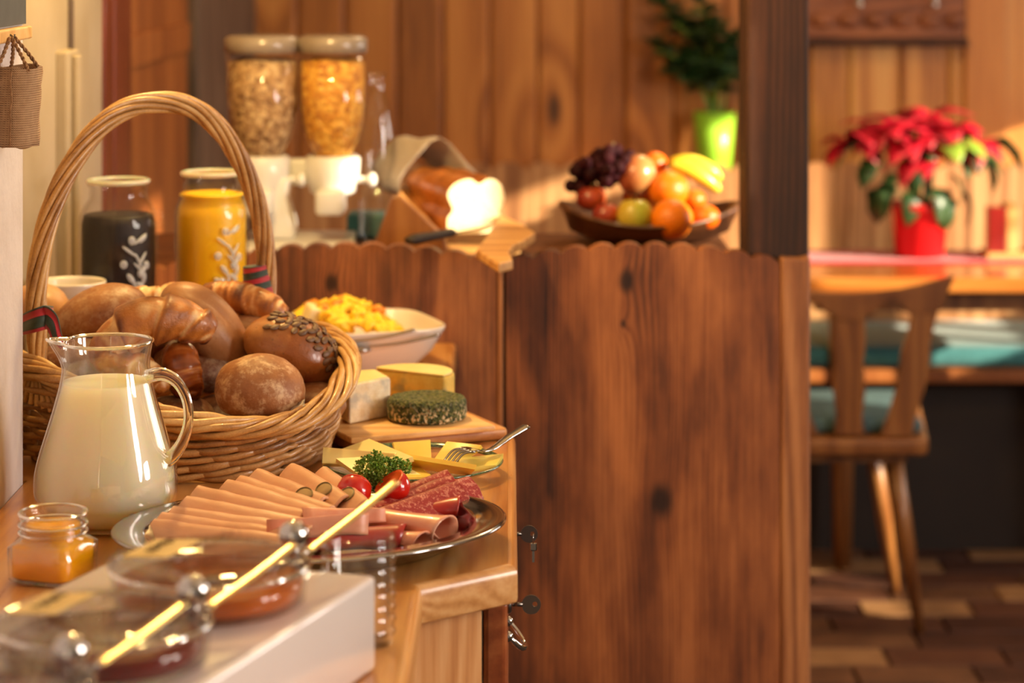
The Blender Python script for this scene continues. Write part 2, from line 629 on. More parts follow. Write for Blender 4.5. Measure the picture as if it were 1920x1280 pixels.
# right wall; unseen openings and the pier between them shaped to steer the sun
xr0, xr1 = 2.6, 2.72
OPEN = [(0, 0, 0, 0), (2.33, 2.528, 1.90, 2.2), (2.605, 2.98, 1.70, 2.2), (4.45, 4.85, .60, .96), (4.42, 5.42, 1.0, 1.80), (5.42, 6.1, 1.0, 1.49)]
def wall_with_openings(y0, y1, z0, z1, op):
    ys = sorted({y0, y1} | {o[0] for o in op} | {o[1] for o in op})
    parts = []
    for a, b in zip(ys, ys[1:]):
        z = z0
        for o in sorted([o for o in op if o[0] <= a and o[1] >= b], key=lambda o: o[2]):
            parts.append(box(xr0, xr1, a, b, z, o[2]))
            z = o[3]
        parts.append(box(xr0, xr1, a, b, z, z1))
    return join(*parts)
wr = wall_with_openings(-1.2, 6.75, 0, 2.5, OPEN[1:])
struct('wall_right', vf=wr, m=M['cream_paint'], smooth=False)
def wframe(y0, y1, z0, z1):
    return join(box(xr0 + .03, xr0 + .09, y0, y0 + .04, z0, z1), box(xr0 + .03, xr0 + .09, y1 - .04, y1, z0, z1), box(xr0 + .03, xr0 + .09, y0 + .04, y1 - .04, z0, z0 + .04), box(xr0 + .03, xr0 + .09, y0 + .04, y1 - .04, z1 - .04, z1))
for k, o_ in enumerate(OPEN[1:]):  # frames around the added openings that aim the sun
    struct('window_%d' % (k + 1), vf=wframe(o_[0] - (.04 if o_[0] != 5.42 else 0), o_[1] + (.04 if o_[1] != 5.42 else 0), o_[2] - .04, o_[3] + .04), m=M['door_wood'], smooth=False)

# partition of broad old boards with a scalloped top edge, and its post
PY0, PY1 = 3.755, 3.785
pt = struct('wall_partition', loc=(0, 3.77, 0))
def ppx(px):
    return (px - 960) * PY0 / F
def scallop(x0, x1, ztop, per=.0437, amp=.011, base=0.0, n=10, arch=0.0, ac=None):
    poly = [(x0, base), (x1, base)]
    k = max(1, round((x1 - x0) / per))
    p = (x1 - x0) / k
    for i in range(k, 0, -1):
        for j in range(n):
            t = 1 - j / n
            xx = x0 + (i - 1 + t) * p
            poly.append((xx, ztop - amp + amp * abs(math.sin(PI * t)) ** .7 - arch * ((xx - (ac if ac is not None else (x0 + x1) / 2)) / .22) ** 2))
    poly.append((x0, ztop - amp - arch * ((x0 - (ac if ac is not None else (x0 + x1) / 2)) / .22) ** 2))
    return poly
ZPT = HC - 556 * PY0 / F
la = prism(scallop(-.66, ppx(933), ZPT, amp=.009, arch=.020, ac=ppx(650)), PY0, PY1, 'Y')
obj('plank', la, M['partition_a'], pt, smooth=False)
obj('lath', prism([(ppx(934), 0), (ppx(943), 0), (ppx(943), ZPT - .04), (ppx(934), ZPT - .04)], PY0 - .004, PY1, 'Y', .002), M['partition_trim'], pt, smooth=False)
obj('plank', prism(scallop(ppx(949), ppx(1462), ZPT, amp=.009, arch=.026), PY0, PY1, 'Y'), M['partition_b'], pt, smooth=False)
obj('edge_board', prism([(ppx(1464), 0), (ppx(1519), 0), (ppx(1519), ZPT - .020), (ppx(1500), ZPT - .024), (ppx(1464), ZPT - .022)], PY0 - .003, PY1, 'Y', .004), M['partition_trim'], pt, smooth=False)
obj('backing', box(-.66, .40, PY1 + .001, PY1 + .012, 0, .98), M['dark'], pt, smooth=False)
struct('pillar', vf=box(.362, .459, 3.79, 3.92, 0, 2.5, .006), m=M['dark_beam'], smooth=False)

# ------------------------------------------------------------------ serving ledge behind the partition
ZS = 1.002
lg = thing('serving_ledge', 'dark wooden serving ledge behind the scalloped partition carrying bread and fruit', 'ledge', (-.15, 4.05, 0))
obj('top', box(-.66, .36, 3.80, 4.27, ZS - .03, ZS, .004), M['shelf_wood'], lg, smooth=False)
obj('front_panel', box(-.64, .34, 3.84, 3.86, 0, ZS - .03), M['shelf_wood'], lg, smooth=False)
obj('back_panel', box(-.64, .34, 4.22, 4.24, 0, ZS - .03), M['shelf_wood'], lg, smooth=False)

# ------------------------------------------------------------------ bench along the back wall
bn = thing('bench', 'long wooden wall bench with scalloped plank back along the rear wall', 'bench', (.9, 6.3, 0))
x = -.68
while x < 2.5:
    obj('back_plank', prism(scallop(x, x + .088, .937, .088, .022, .42, 12), 6.40, 6.42, 'Y'), M['bench_wood'], bn, smooth=False)
    x += .0895
obj('back_rail', box(-.68, 2.58, 6.421, 6.60, .885, .905, .003), M['bench_wood'], bn, smooth=False)
obj('seat', box(-.68, 2.58, 5.93, 6.40, .445, .478, .005), M['door_wood'], bn, smooth=False)
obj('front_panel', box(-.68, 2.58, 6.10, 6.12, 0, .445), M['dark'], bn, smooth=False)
cu = obj('bench_cushion', box(.55, 2.56, 5.95, 6.385, .479, .53, .018, 3), M['teal'])
tag(cu, 'long teal seat cushion on the bench behind the table', 'cushion')

# carved board high on the wall
rk = thing('wall_rack', 'dark carved wooden rack on the pale boards at the top right', 'rack', at(1668, 40, 6.58))
zr = lambda py: HC - (py + 100) * 6.56 / F
xr = lambda px: (px - 960) * 6.56 / F
obj('board', box(xr(1500), xr(1808), 6.555, 6.60, zr(72), zr(-120), .004), M['carved'], rk, smooth=False)
obj('lower_moulding', box(xr(1495), xr(1814), 6.535, 6.60, zr(86), zr(72), .005), M['dark_beam'], rk, smooth=False)
for i, px in enumerate((1540, 1590, 1640, 1690, 1740, 1790)):
    obj('carving', ball((xr(px), 6.553, zr(38)), (.03, .012, .022), 12, 8), M['carved'], rk)
for px in (1605, 1746):
    obj('hook', join(tube([(xr(px), 6.555, zr(-30)), (xr(px), 6.51, zr(-22)), (xr(px), 6.49, zr(-5)), (xr(px), 6.50, zr(6))], .007, 8), ball((xr(px), 6.50, zr(8)), .011, 12, 8)), M['chrome'], rk)
struct('trim_4', vf=box(xr(1812), xr(1890), 6.575, 6.602, .9, 2.3, .005), m=M['wall_wood'], smooth=False)

# ------------------------------------------------------------------ dining table and what stands on it
tb = thing('dining_table', 'glossy wooden dining table with a red runner by the bench', 'table', (1.07, 5.80, 0))
obj('tabletop', box(.62, 1.52, 5.56, 6.05, .715, .75, .006), M['table_wood'], tb, smooth=False)
obj('apron', box(.70, 1.44, 5.66, 5.98, .66, .715), M['chair_wood'], tb, smooth=False)
for (lx, ly) in ((.80, 5.94), (1.40, 5.70), (1.40, 5.94)):
    obj('leg', tube([(lx, ly, 0), (lx, ly, .3), (lx, ly, .715)], [.022, .028, .034], 12), M['chair_wood'], tb)
M['runner'] = plain('runner', S(196, 44, 62), S(168, 30, 48), 90, .85, bump=.3, bscale=400, sheen=.2)
ru = obj('table_runner', sheet(quad_grid((.63, 5.80, .7535), (1.515, 5.80, .7535), (1.515, 6.04, .7535), (.63, 6.04, .7535), 30, 6, 0, .002), .002), M['runner'])
tag(ru, 'crimson cloth runner lying along the dining table', 'runner')

def leaf(L, W, fold=.25, droop=.2, lobes=0, n=8):
    """pointed leaf along +X, centre fold, as a thin sheet"""
    G = []
    for i in range(n + 1):
        t = i / n
        wd = W * math.sin(PI * t ** .8) ** .85 * (1 + (.22 * math.sin(lobes * PI * t) if lobes else 0)) + .0006
        x = L * t
        z = -droop * L * t * t + .10 * L * math.sin(PI * t)
        G.append([(x, -wd, z + fold * wd), (x, 0, z), (x, wd, z + fold * wd)])
    return sheet(G, .0012)

M['bract'] = plain('bract', S(196, 10, 44), S(144, 4, 28), 14, .5, bump=.2, bscale=60, sss=.12, ssss=.01)
M['leaf_dark'] = plain('leaf_dark', S(44, 74, 34), S(28, 54, 24), 14, .4, bump=.2, bscale=60)
M['leaf_light'] = plain('leaf_light', S(140, 164, 56), S(104, 140, 44), 14, .45, bump=.2, bscale=60)
M['red_pot'] = plain('red_pot', S(216, 34, 36), S(198, 24, 28), 6, .25, coat=.4)
YP = 5.92
pc = Vector(((1724 - 960) * YP / F, YP, .754))
po = thing('potted_poinsettia', 'red poinsettia in a shiny red pot on the crimson runner', 'plant', pc)
r0 = 44 * YP / F; r1 = 56 * YP / F
hp = .112
obj('pot', lathe([(r0, 0), (r0 + .003, .004), (r1, hp), (r1 + .006, hp + .002), (r1 + .006, hp + .018), (r1, hp + .018), (r1 - .004, hp), (r0 - .002, .02), (.0, .02)], pc, 40), M['red_pot'], po)
obj('soil', lathe([(0, hp - .004), (r1 - .004, hp - .006)], pc, 24), M['dark'], po)
rq = random.Random(5)
for k in range(7):
    a = k * 2 * PI / 7
    b = Vector((math.cos(a) * .02, math.sin(a) * .02, hp - .01))
    obj('stem', tube(spline([tuple(pc + b), tuple(pc + b * 2.4 + Vector((0, 0, .05))), tuple(pc + Vector((math.cos(a) * .09, math.sin(a) * .07, .25)))], 8), .004, 6), M['leaf_dark'], po)
def place_leaf(src, mt, par, p, yaw, pitch, sc, name, roll=0):
    if src[0] is None:
        src[0] = obj(name, src[1], mt, par, loc=(0, 0, 0))
        o = src[0]
        o.location = p - wl(par)
    else:
        o = copy_obj(src[0], p - wl(par), parent=par)
    o.rotation_euler = (roll, pitch, yaw)
    o.scale = (sc, sc, sc)
    return o
bl = [None, leaf(.105, .034, .3, .35, 0)]
gl_ = [None, leaf(.115, .040, .3, .45, 3)]
lt = [None, leaf(.08, .03, .3, .3, 3)]
heads = [(-.165, -.02, .275), (.13, -.04, .27), (-.120, -.04, .285), (-.075, -.05, .295), (.0, .0, .305), (.06, -.03, .30), (.105, .02, .265), (-.10, .08, .295), (.04, .09, .31), (-.03, -.08, .275), (.02, .05, .315), (-.04, .06, .30)]
for hx, hy, hz in heads:
    for k in range(8):
        a = k * 2 * PI / 8 + rq.uniform(-.3, .3)
        place_leaf(bl, M['bract'], po, pc + Vector((hx, hy, hz)) + Vector((0, 0, rq.uniform(-.01, .012))), a, rq.uniform(-.5, .35), rq.uniform(.72, 1.05), 'bract', rq.uniform(-.3, .3))
place_leaf(bl, M['bract'], po, pc + Vector((-.02, -.10, .23)), -2.2, .2, .9, 'bract')
place_leaf(bl, M['bract'], po, pc + Vector((.01, -.10, .235)), -1.9, .1, .8, 'bract')
for (gx, gz, yaw, pit) in ((-.14, .27, 3.4, .2), (-.09, .25, 3.0, .55), (-.11, .23, -2.2, .3), (-.02, .24, -1.8, .7), (.07, .25, -.9, .4), (.11, .25, -.2, .2), (.13, .24, .2, .75), (.10, .27, -1.2, .2), (.0, .27, -1.4, .3),
                           (-.07, .18, -2.6, .9), (-.05, .20, 2.6, .7), (.03, .17, -1.2, .9), (.06, .20, -.5, .7), (-.12, .29, 2.4, .1), (.16, .28, .1, .35), (-.03, .16, -1.7, 1.0), (-.10, .17, -2.4, 1.15), (.05, .15, -1.4, 1.1), (.09, .16, -.3, 1.0)):
    place_leaf(gl_, M['leaf_dark'], po, pc + Vector((gx, -.05, gz)), yaw, pit, rq.uniform(.62, .85), 'green_leaf', rq.uniform(-.3, .3))
for (gx, gz, yaw) in ((.07, .275, -.6), (.05, .27, -1.4), (.10, .26, -.1)):
    place_leaf(lt, M['leaf_light'], po, pc + Vector((gx, -.09, gz)), yaw, .1, 1.0, 'pale_leaf', .2)

M['red_glass'] = plain('red_glass', S(150, 34, 24), S(120, 22, 16), 10, .25, coat=.3)
hx = lambda px: (px - 960) * 5.9 / F
mh = thing('menu_holder', 'tan wooden table holder with a brick red card beside the poinsettia', 'holder', (hx(1890), 5.9, .754))
obj('red_card', box(hx(1847), hx(1880), 5.86, 5.90, .756, .756 + .122, .002), M['red_glass'], mh, smooth=False)
obj('holder_base', box(hx(1843), hx(1960), 5.85, 5.95, .754, .770, .003), M['cradle_wood'], mh, smooth=False)
obj('side_slab', box(hx(1881), hx(1903), 5.86, 5.94, .770, .756 + .128, .003), M['cradle_wood'], mh, smooth=False)
obj('side_slab', box(hx(1930), hx(1958), 5.86, 5.94, .770, .756 + .128, .003), M['cradle_wood'], mh, smooth=False)

# ------------------------------------------------------------------ chair
ch = thing('dining_chair', 'carved wooden dining chair with cutout backrest drawn up to the table', 'chair', (.73, 5.45, 0))
YC = 5.30
def cp(px, py):
    return ((px - 960) * YC / F, HC - (py + 100) * YC / F)
XM = 1592
def sym(pts):
    return [(2 * XM - a, b) for a, b in pts[::-1]]
rail_top = [(1790, 516), (1765, 522), (1730, 532), (1690, 541), (1640, 547), (1592, 549)]
rail_r = [(1592, 600), (1612, 600), (1622, 588), (1640, 584), (1646, 574), (1668, 564), (1690, 570), (1698, 584), (1708, 588), (1756, 588), (1772, 556)]
poly = [cp(*p) for p in (rail_r + rail_top + sym(rail_top)[1:] + sym(rail_r)[:-1])]
rl = prism(poly, YC - .012, YC + .012, 'Y', .004)
obj('top_rail', rl, M['chair_wood'], ch, smooth=False)
sp_r = [(1621, 590), (1622, 640), (1618, 680), (1622, 730), (1616, 780), (1620, 815)]
poly = [cp(*p) for p in (sp_r[::-1] + [(2 * XM - a, b) for a, b in sp_r])]
obj('splat', prism(poly, YC - .010, YC + .010, 'Y', .003), M['chair_wood'], ch, smooth=False)
st = [(1709, 585), (1703, 620), (1690, 660), (1682, 720), (1668, 770), (1650, 818), (1708, 818), (1716, 780), (1732, 730), (1742, 680), (1744, 640), (1756, 585)]
obj('stile', prism([cp(*p) for p in st], YC - .011, YC + .011, 'Y', .003), M['chair_wood'], ch, smooth=False)
obj('stile', prism([cp(2 * XM - a, b) for a, b in st[::-1]], YC - .011, YC + .011, 'Y', .003), M['chair_wood'], ch, smooth=False)
sx = .728
obj('seat', prism([(sx - .165, 5.275), (sx + .165, 5.275), (sx + .175, 5.32), (sx + .22, 5.70), (sx + .19, 5.73), (sx - .19, 5.73), (sx - .22, 5.70), (sx - .175, 5.32)], .405, .440, 'Z', .008), M['chair_wood'], ch, smooth=False)
obj('seat_block', box(sx - .11, sx + .13, 5.33, 5.62, .380, .405), M['chair_wood'], ch, smooth=False)
for a, b in (((sx + .105, 5.36, .39), (.893, 5.37, .0)), ((sx + .09, 5.60, .39), (.892, 5.70, .0)), ((sx - .105, 5.36, .39), (2 * sx - .893, 5.37, .0)), ((sx - .09, 5.60, .39), (2 * sx - .892, 5.70, .0))):
    m_ = [a[i] * .5 + b[i] * .5 for i in range(3)]
    obj('leg', tube([a, m_, b], [.019, .019, .011], 12), M['chair_wood'], ch)
cs = obj('chair_cushion', box(sx - .165, sx + .165, 5.33, 5.69, .441, .476, .014, 3), M['teal_grey'])
tag(cs, 'grey teal cushion on the seat of the carved chair', 'cushion')

# ------------------------------------------------------------------ green pot plant on the bench back
M['lime_pot'] = plain('lime_pot', S(158, 218, 64), S(140, 200, 50), 6, .3, coat=.3)
YG = 6.50
pg = Vector(((1339 - 960) * YG / F, YG, .906))
gp = thing('potted_plant', 'dark leafy plant in a lime green pot on the bench back', 'plant', pg)
ra, rb, hg = .040, .056, HC - 310 * YG / F - .906
obj('pot', lathe([(ra, 0), (ra + .003, .004), (rb, hg), (rb - .004, hg), (ra - .002, .02), (0, .02)], pg, 36), M['lime_pot'], gp)
obj('soil', lathe([(0, hg - .012), (rb - .005, hg - .014)], pg, 20), M['dark'], gp)
zl = [None, leaf(.072, .022, .25, .25, 0, 6)]
rq = random.Random(9)
for (ex, ez) in ((1225, 90), (1262, 130), (1262, 40), (1300, 70), (1330, 60), (1372, 75), (1395, 110), (1240, 10), (1300, -20), (1320, 130), (1372, 150), (1345, 100), (1290, 150)):
    e = at(ex, ez, YG - rq.uniform(-.05, .12))
    b = pg + Vector((rq.uniform(-.02, .02), rq.uniform(-.02, .02), hg - .02))
    mid = b * .45 + e * .55 + Vector(((b.x - e.x) * .18, 0, .03))
    path = [Vector(p) for p in spline([tuple(b), tuple(mid), tuple(e)], 14)]
    obj('stem', tube(path, lambda t: .0052 * (1 - .6 * t), 6), M['leaf_light'], gp)
    for i in range(5, 14):
        for s in (-1, 1):
            d = (path[i] - path[i - 1]).normalized()
            yaw = math.atan2(d.y, d.x) + s * rq.uniform(.5, 1.4)
            place_leaf(zl, M['leaf_dark'], gp, path[i], yaw + (PI if rq.random() < .3 else 0), -rq.uniform(.1, 1.0), rq.uniform(.7, 1.1), 'leaf', rq.uniform(-.8, .8))

# ------------------------------------------------------------------ cereal dispenser
M['lid_plastic'] = plain('lid_plastic', S(150, 136, 124), S(140, 126, 114), 6, .25, coat=.3)
M['white_plastic'] = plain('white_plastic', S(232, 230, 226), S(224, 221, 216), 6, .3, coat=.3)
def cereal(name, c1, c2, c3, sc):
    m = Mat(name)
    v = m.coord()
    vo = m.n('TexVoronoi', {'Vector': v, 'Scale': sc})
    col = m.ramp(m.n('SeparateColor', {0: vo.outputs['Color']}).outputs[0], [(0, c1), (.5, c2), (1, c3)])
    return m.done(m.bsdf(col=col, rough=.7, nrm=m.bump(m.math('SUBTRACT', 1.0, vo.outputs['Distance']), 1.0, .004)))
M['muesli'] = cereal('muesli', S(120, 84, 50), S(178, 140, 96), S(216, 186, 140), 130)
M['flakes'] = cereal('flakes', S(170, 104, 30), S(214, 150, 48), S(236, 184, 84), 110)
YD = 4.06
sD = F / YD
zD = lambda py: HC - (py + 100) / sD
xD = lambda px: (px - 960) / sD
cdp = thing('cereal_dispenser', 'double cereal dispenser with two clear hoppers on a white stand', 'dispenser', (xD(555), YD, ZS))
for cx, cm, hw in ((492, 'muesli', 67), (624, 'flakes', 62)):
    c = Vector((xD(cx), YD, 0))
    r = hw / sD
    prof = [(.022, zD(328)), (r * .44, zD(308)), (r * .60, zD(288)), (r * .80, zD(262)), (r * .93, zD(232)), (r * .985, zD(196)), (r, zD(100))]
    h = obj('hopper', lathe(prof, c, 40), M['glass'], cdp)
    h.data.polygons[0].use_smooth = True
    obj('lid', lathe([(0, zD(66)), (r * .9, zD(66)), (r * 1.06, zD(72)), (r * 1.06, zD(96)), (r * .98, zD(99)), (0, zD(98))], c, 40), M['lid_plastic'], h)
    def lump(p, a):
        return p * (1 + .0) + Vector((0, 0, .006 * mn.noise(p * 40))) if p.z > zD(130) else p
    pr = [(a * .965, b + .002) for a, b in prof[:-1]] + [(r * .965, zD(116)), (r * .6, zD(110)), (0, zD(108))]
    obj('cereal', lathe(pr, c, 40, fn=lump), M[cm], h, kind='stuff')
# white moulded collars, spouts and the column they hang on
for cx in (492, 624):
    c = Vector((xD(cx), YD, 0))
    obj('collar', lathe([(.026, zD(368)), (.038, zD(358)), (.044, zD(330)), (.046, zD(296)), (.040, zD(290)), (.034, zD(296)), (.030, zD(330)), (.022, zD(360))], c, 32, closed_prof=True), M['white_plastic'], cdp)
    obj('spout', prism([(-.028, 0), (.028, 0), (.020, -.045), (-.020, -.045)], YD - .065, YD - .03, 'Y', .005) if False else
        move(box(-.024, .024, -.075, -.02, -.03, .012, .008), (c.x, YD, zD(362))), M['white_plastic'], cdp)
    k = obj('knob', join(tube([(c.x + .04, YD - .01, zD(335)), (c.x + .062, YD - .014, zD(335))], .006, 10), ball((c.x + .066, YD - .015, zD(335)), (.008, .012, .012), 16, 10)), M['white_plastic'], cdp)
obj('arm', box(xD(500), xD(620), YD + .02, YD + .05, zD(350), zD(300), .006), M['white_plastic'], cdp)
obj('column', prism([(xD(490), zD(330)), (xD(548), zD(330)), (xD(540), zD(370)), (xD(552), zD(415)), (xD(556), ZS + .016), (xD(478), ZS + .016), (xD(482), zD(415))], YD - .03, YD + .05, 'Y', .008), M['white_plastic'], cdp)
obj('foot', prism([(xD(455), YD - .13), (xD(640), YD - .13), (xD(668), YD - .06), (xD(660), YD + .12), (xD(455), YD + .12)], ZS + .001, ZS + .016, 'Z', .005), M['white_plastic'], cdp)

# glass carafe
YQ = 4.12
qc = Vector(((706 - 960) * YQ / F, YQ, ZS + .001))
sq = F / YQ
def zq(py):
    return HC - (py + 100) / sq - ZS - .001
r = 33 / sq
pr = [(r * .82, 0), (r, .012), (r * 1.02, zq(330)), (r * .98, zq(250)), (r * .72, zq(195)), (r * .45, zq(170)), (r * .42, zq(150)), (r * .55, zq(136)), (r * .50, zq(136)), (r * .37, zq(150)), (r * .40, zq(172)), (r * .66, zq(197)), (r * .92, zq(252)), (r * .95, .02), (0, .018)]
cf = obj('glass_carafe', lathe(pr, qc, 32), M['glass_thick'])
tag(cf, 'empty clear glass carafe right of the cereal dispenser', 'carafe')
tb2 = obj('teal_box', box((652 - 960) * 4.2 / F, (722 - 960) * 4.2 / F, 4.17, 4.24, ZS + .001, ZS + .044, .006), M['teal'])
tag(tb2, 'small teal box on the ledge behind the bread', 'box')

# ------------------------------------------------------------------ bread loaf, cradle, cutting board, knife
YB = 4.0
sB = F / YB
bx = lambda px: (px - 960) / sB
bz = lambda py: HC - (py + 100) / sB
def crumb_mat(name, c1, c2):
    m = Mat(name)
    v = m.coord()
    vo = m.n('TexVoronoi', {'Vector': v, 'Scale': 160}).outputs['Distance']
    col = m.mix(m.noise(v, 40, 4), c1, c2)
    return m.done(m.bsdf(col=col, rough=.8, nrm=m.bump(vo, .5, .002), sss=.2, ssss=.01))
M['crumb'] = crumb_mat('crumb', S(250, 236, 200), S(238, 216, 166))
def crust_mat(name, pale, mid, dark, rough=.35, flour=0.0, flourcol=S(226, 200, 160), coat=.0, scale=14, bump=.35, bscale=90, attr=True, specks=0.0):
    m = Mat(name)
    v = m.coord()
    f = m.noise(v, scale, 5, .6)
    if attr:
        a = m.n('Attribute', attribute_name='bake').outputs['Fac']
        f = m.math('ADD', m.math('MULTIPLY', f, .55), m.math('MULTIPLY', a, .62))
    col = m.ramp(f, [(.28, pale), (.50, mid), (.78, dark)])
    h = m.noise(v, bscale, 6, .65)
    rr = m.math('MULTIPLY_ADD', h, .2, rough - .1)
    if flour:
        ff = m.noise(v, 38, 8, .78)
        k = m.math('MULTIPLY', m.step(ff, .46, .64), flour)
        col = m.mix(k, col, flourcol)
    if specks:
        vo = m.n('TexVoronoi', {'Vector': v, 'Scale': 90}).outputs['Distance']
        col = m.mix(m.math('MULTIPLY', m.step(vo, .16, .06), specks), col, tuple(x * .35 for x in dark[:3]) + (1,))
    return m.done(m.bsdf(col=col, rough=rr, coat=coat, coatr=.15, nrm=m.bump(h, bump, .003)))
M['loaf'] = crust_mat('loaf', S(186, 124, 58), S(150, 86, 34), S(92, 46, 18), .3, coat=.3, attr=False)
lf = thing('bread_loaf', 'white bread loaf with a freshly cut face lying in the wooden cradle', 'bread', (bx(880), YB, ZS))
face = [(842, 438), (938, 436), (944, 412), (936, 398), (948, 376), (940, 346), (918, 334), (897, 344), (880, 334), (852, 342), (838, 364), (848, 392), (838, 408), (838, 428)]
fp = [(bx(a), bz(b)) for a, b in face]
cen = (sum(p[0] for p in fp) / len(fp), sum(p[1] for p in fp) / len(fp))
sm = spline(fp, 42, closed=True)
back = Vector((-.095, .125, .018))
tilt = lambda p: Vector((p[0], YB + .25 * (p[0] - cen[0]), p[1]))
rings = []
nr = 22
for i in range(nr):
    t = i / (nr - 1)
    s = (1 - t ** 6 * .55) * (.96 + .07 * abs(math.sin(t * PI * 3.2)))
    if i == 0:
        s = .985
    rings.append([tilt((cen[0] + (p[0] - cen[0]) * s, cen[1] + (p[1] - cen[1]) * s)) + back * t for p in sm])
V = [p for r_ in rings for p in r_]
n = len(sm)
Fc = [(i * n + k, i * n + (k + 1) % n, (i + 1) * n + (k + 1) % n, (i + 1) * n + k) for i in range(nr - 1) for k in range(n)]
Fc.append(tuple((nr - 1) * n + k for k in range(n)))
obj('crust', (V, Fc), M['loaf'], lf)
V = [tilt((cen[0] + (p[0] - cen[0]) * .97, cen[1] + (p[1] - cen[1]) * .97)) + Vector((0, -.0025, 0)) for p in sm] + [tilt((cen[0] + (p[0] - cen[0]) * .985, cen[1] + (p[1] - cen[1]) * .985)) + Vector((0, .004, 0)) for p in sm]
obj('cut_face', (V, [tuple(range(n))] + [(k, k + n, (k + 1) % n + n, (k + 1) % n) for k in range(n)]), M['crumb'], lf, smooth=False)
M['paper'] = plain('paper', S(188, 176, 166), S(170, 156, 146), 20, .8, bump=.5, bscale=40)
G = []
for i in range(15):
    t = i / 14
    a = PI * (1.10 - 1.2 * t)
    row = []
    for j in range(7):
        u = j / 6
        c = Vector((cen[0], YB, cen[1] + .008)) + back * (.62 + .75 * u)
        rr = .058 + .010 * mn.noise(Vector((t * 4, u * 3, 0))) - .012 * u
        pk = .026 * math.exp(-((t - .47) / .16) ** 2) * (1 - .3 * u)
        row.append(c + Vector((math.cos(a) * rr * 1.08, 0, math.sin(a) * rr + pk)))
    G.append(row)
pp = obj('bread_paper', sheet(G, .001), M['paper'])
tag(pp, 'crumpled greyish white paper tented over the rear of the loaf', 'paper')
cr = thing('bread_cradle', 'low wooden cradle of slanted boards holding the bread loaf', 'bread cradle', (bx(800), 4.03, ZS))
def slab(p00, p10, p11, p01, th):
    return sheet(quad_grid(p00, p10, p11, p01, 1, 1), th)
obj('end_panel', prism([(bx(698), ZS + .002), (bx(842), ZS + .002), (bx(836), bz(432)), (bx(790), bz(390)), (bx(752), bz(357)), (bx(738), bz(360))], 3.925, 3.939, 'Y', .003), M['chair_wood'], cr, smooth=False)
obj('side_board', slab(Vector((bx(745), 3.94, bz(365))), Vector((bx(838), 3.94, bz(446))), Vector((bx(846), 4.16, bz(446))), Vector((bx(752), 4.16, bz(365))), .012), M['cradle_wood'], cr, smooth=False)
obj('bottom_board', box(bx(800), bx(975), 3.96, 4.17, ZS + .001, ZS + .010, .002), M['cradle_wood'], cr, smooth=False)
# small cutting board with a notched end, lying over the partition edge
zb = ZPT + .002
def cb(px, py):
    p = on(px, py, zb + .012)
    return (p.x, p.y)
cpoly = [cb(893, 470), cb(935, 497), cb(962, 490), cb(955, 474), cb(962, 462), cb(985, 452), cb(1004, 438), cb(985, 424), cb(940, 404)]
bd = obj('cutting_board', prism(cpoly, zb, zb + .014, 'Z', .003), M['cradle_wood'], smooth=False)
tag(bd, 'small notched wooden cutting board lying across the partition top', 'cutting board')
kn = thing('bread_knife', 'bread knife with dark handle lying on the partition top', 'knife', at(840, 465, 3.78))
k0, k1, k2 = at(766, 494, 3.70), at(846, 466, 3.80), at(930, 440, 3.93)
k0.z = k1.z = k2.z = ZPT + .011
hd = (k1 - k0).normalized()
obj('handle', tube([k0, k0 + hd * .015, (k0 + k1) / 2, k1], [.008, .012, .010, .010], 10, flat=.7, up=(0, 0, 1)), M['dark'], kn)
sd = Vector((-hd.y, hd.x, 0))
obj('blade', sheet([[k1 + sd * .012, k1 - sd * .013], [(k1 + k2) / 2 + sd * .012, (k1 + k2) / 2 - sd * .014], [k2 + sd * .011, k2 + sd * .002]], .0025), M['steel'], kn, smooth=False)

# ------------------------------------------------------------------ fruit bowl
YF = 4.12
sF = F / YF
fx = lambda px: (px - 960) / sF
fz = lambda py: HC - (py + 100) / sF
fb = thing('fruit_bowl', 'wide dark wooden bowl piled with fruit beside the pillar', 'bowl', (fx(1222), YF, ZS))
M['bowl_dark'] = wood('bowl_dark', S(44, 24, 14), S(86, 50, 28), S(120, 76, 44), 'X', 1.2, .4, coat=.2)
c = Vector((fx(1218), YF + .01, ZS + .001))
obj('bowl', lathe([(.06, 0), (.10, .006), (.135, .022), (.150, .048), (.155, .05), (.152, .055), (.143, .052), (.128, .030), (.09, .014), (0, .012)], c, 48,
                  fn=lambda p, a: Vector((p.x, p.y * .86, p.z * (1 + .25 * math.cos(2 * a) * (p.z > .03))))), M['bowl_dark'], fb)
M['orange'] = plain('orange', S(240, 132, 14), S(228, 112, 8), 9, .38, bump=.35, bscale=260, sss=.1, ssss=.01)
M['mandarin'] = plain('mandarin', S(236, 112, 14), S(222, 92, 8), 9, .36, bump=.35, bscale=240, sss=.1, ssss=.01)
def two_tone(name, a, b, axis=0, lo=-.02, hi=.02, rough=.28):
    m = Mat(name)
    v = m.coord(rnd=False)
    s = m.n('SeparateXYZ', {0: v}).outputs[axis]
    f = m.math('ADD', s, m.math('MULTIPLY_ADD', m.noise(v, 30, 4), .03, -.015))
    return m.done(m.bsdf(col=m.ramp(m.step(f, lo, hi), [(0, a), (1, b)]), rough=rough, coat=.25, sss=.08, ssss=.008))
M['apple_green'] = two_tone('apple_green', S(196, 170, 60), S(190, 200, 70))
M['apple_red'] = two_tone('apple_red', S(128, 34, 22), S(190, 80, 40))
M['mango'] = two_tone('mango', S(146, 70, 40), S(176, 128, 76))
M['banana'] = two_tone('banana', S(206, 176, 40), S(232, 204, 70), 0, -.05, .05)
M['grape'] = plain('grape', S(54, 10, 20), S(34, 6, 14), 30, .7, spec=.15)
M['stalk'] = plain('stalk', S(96, 70, 36), None, 60, .7)
def apple_fn(u):
    r = 1 - .22 * max(0, u.z) ** 8 - .12 * max(0, -u.z) ** 8
    return Vector((u.x, u.y, u.z * r))
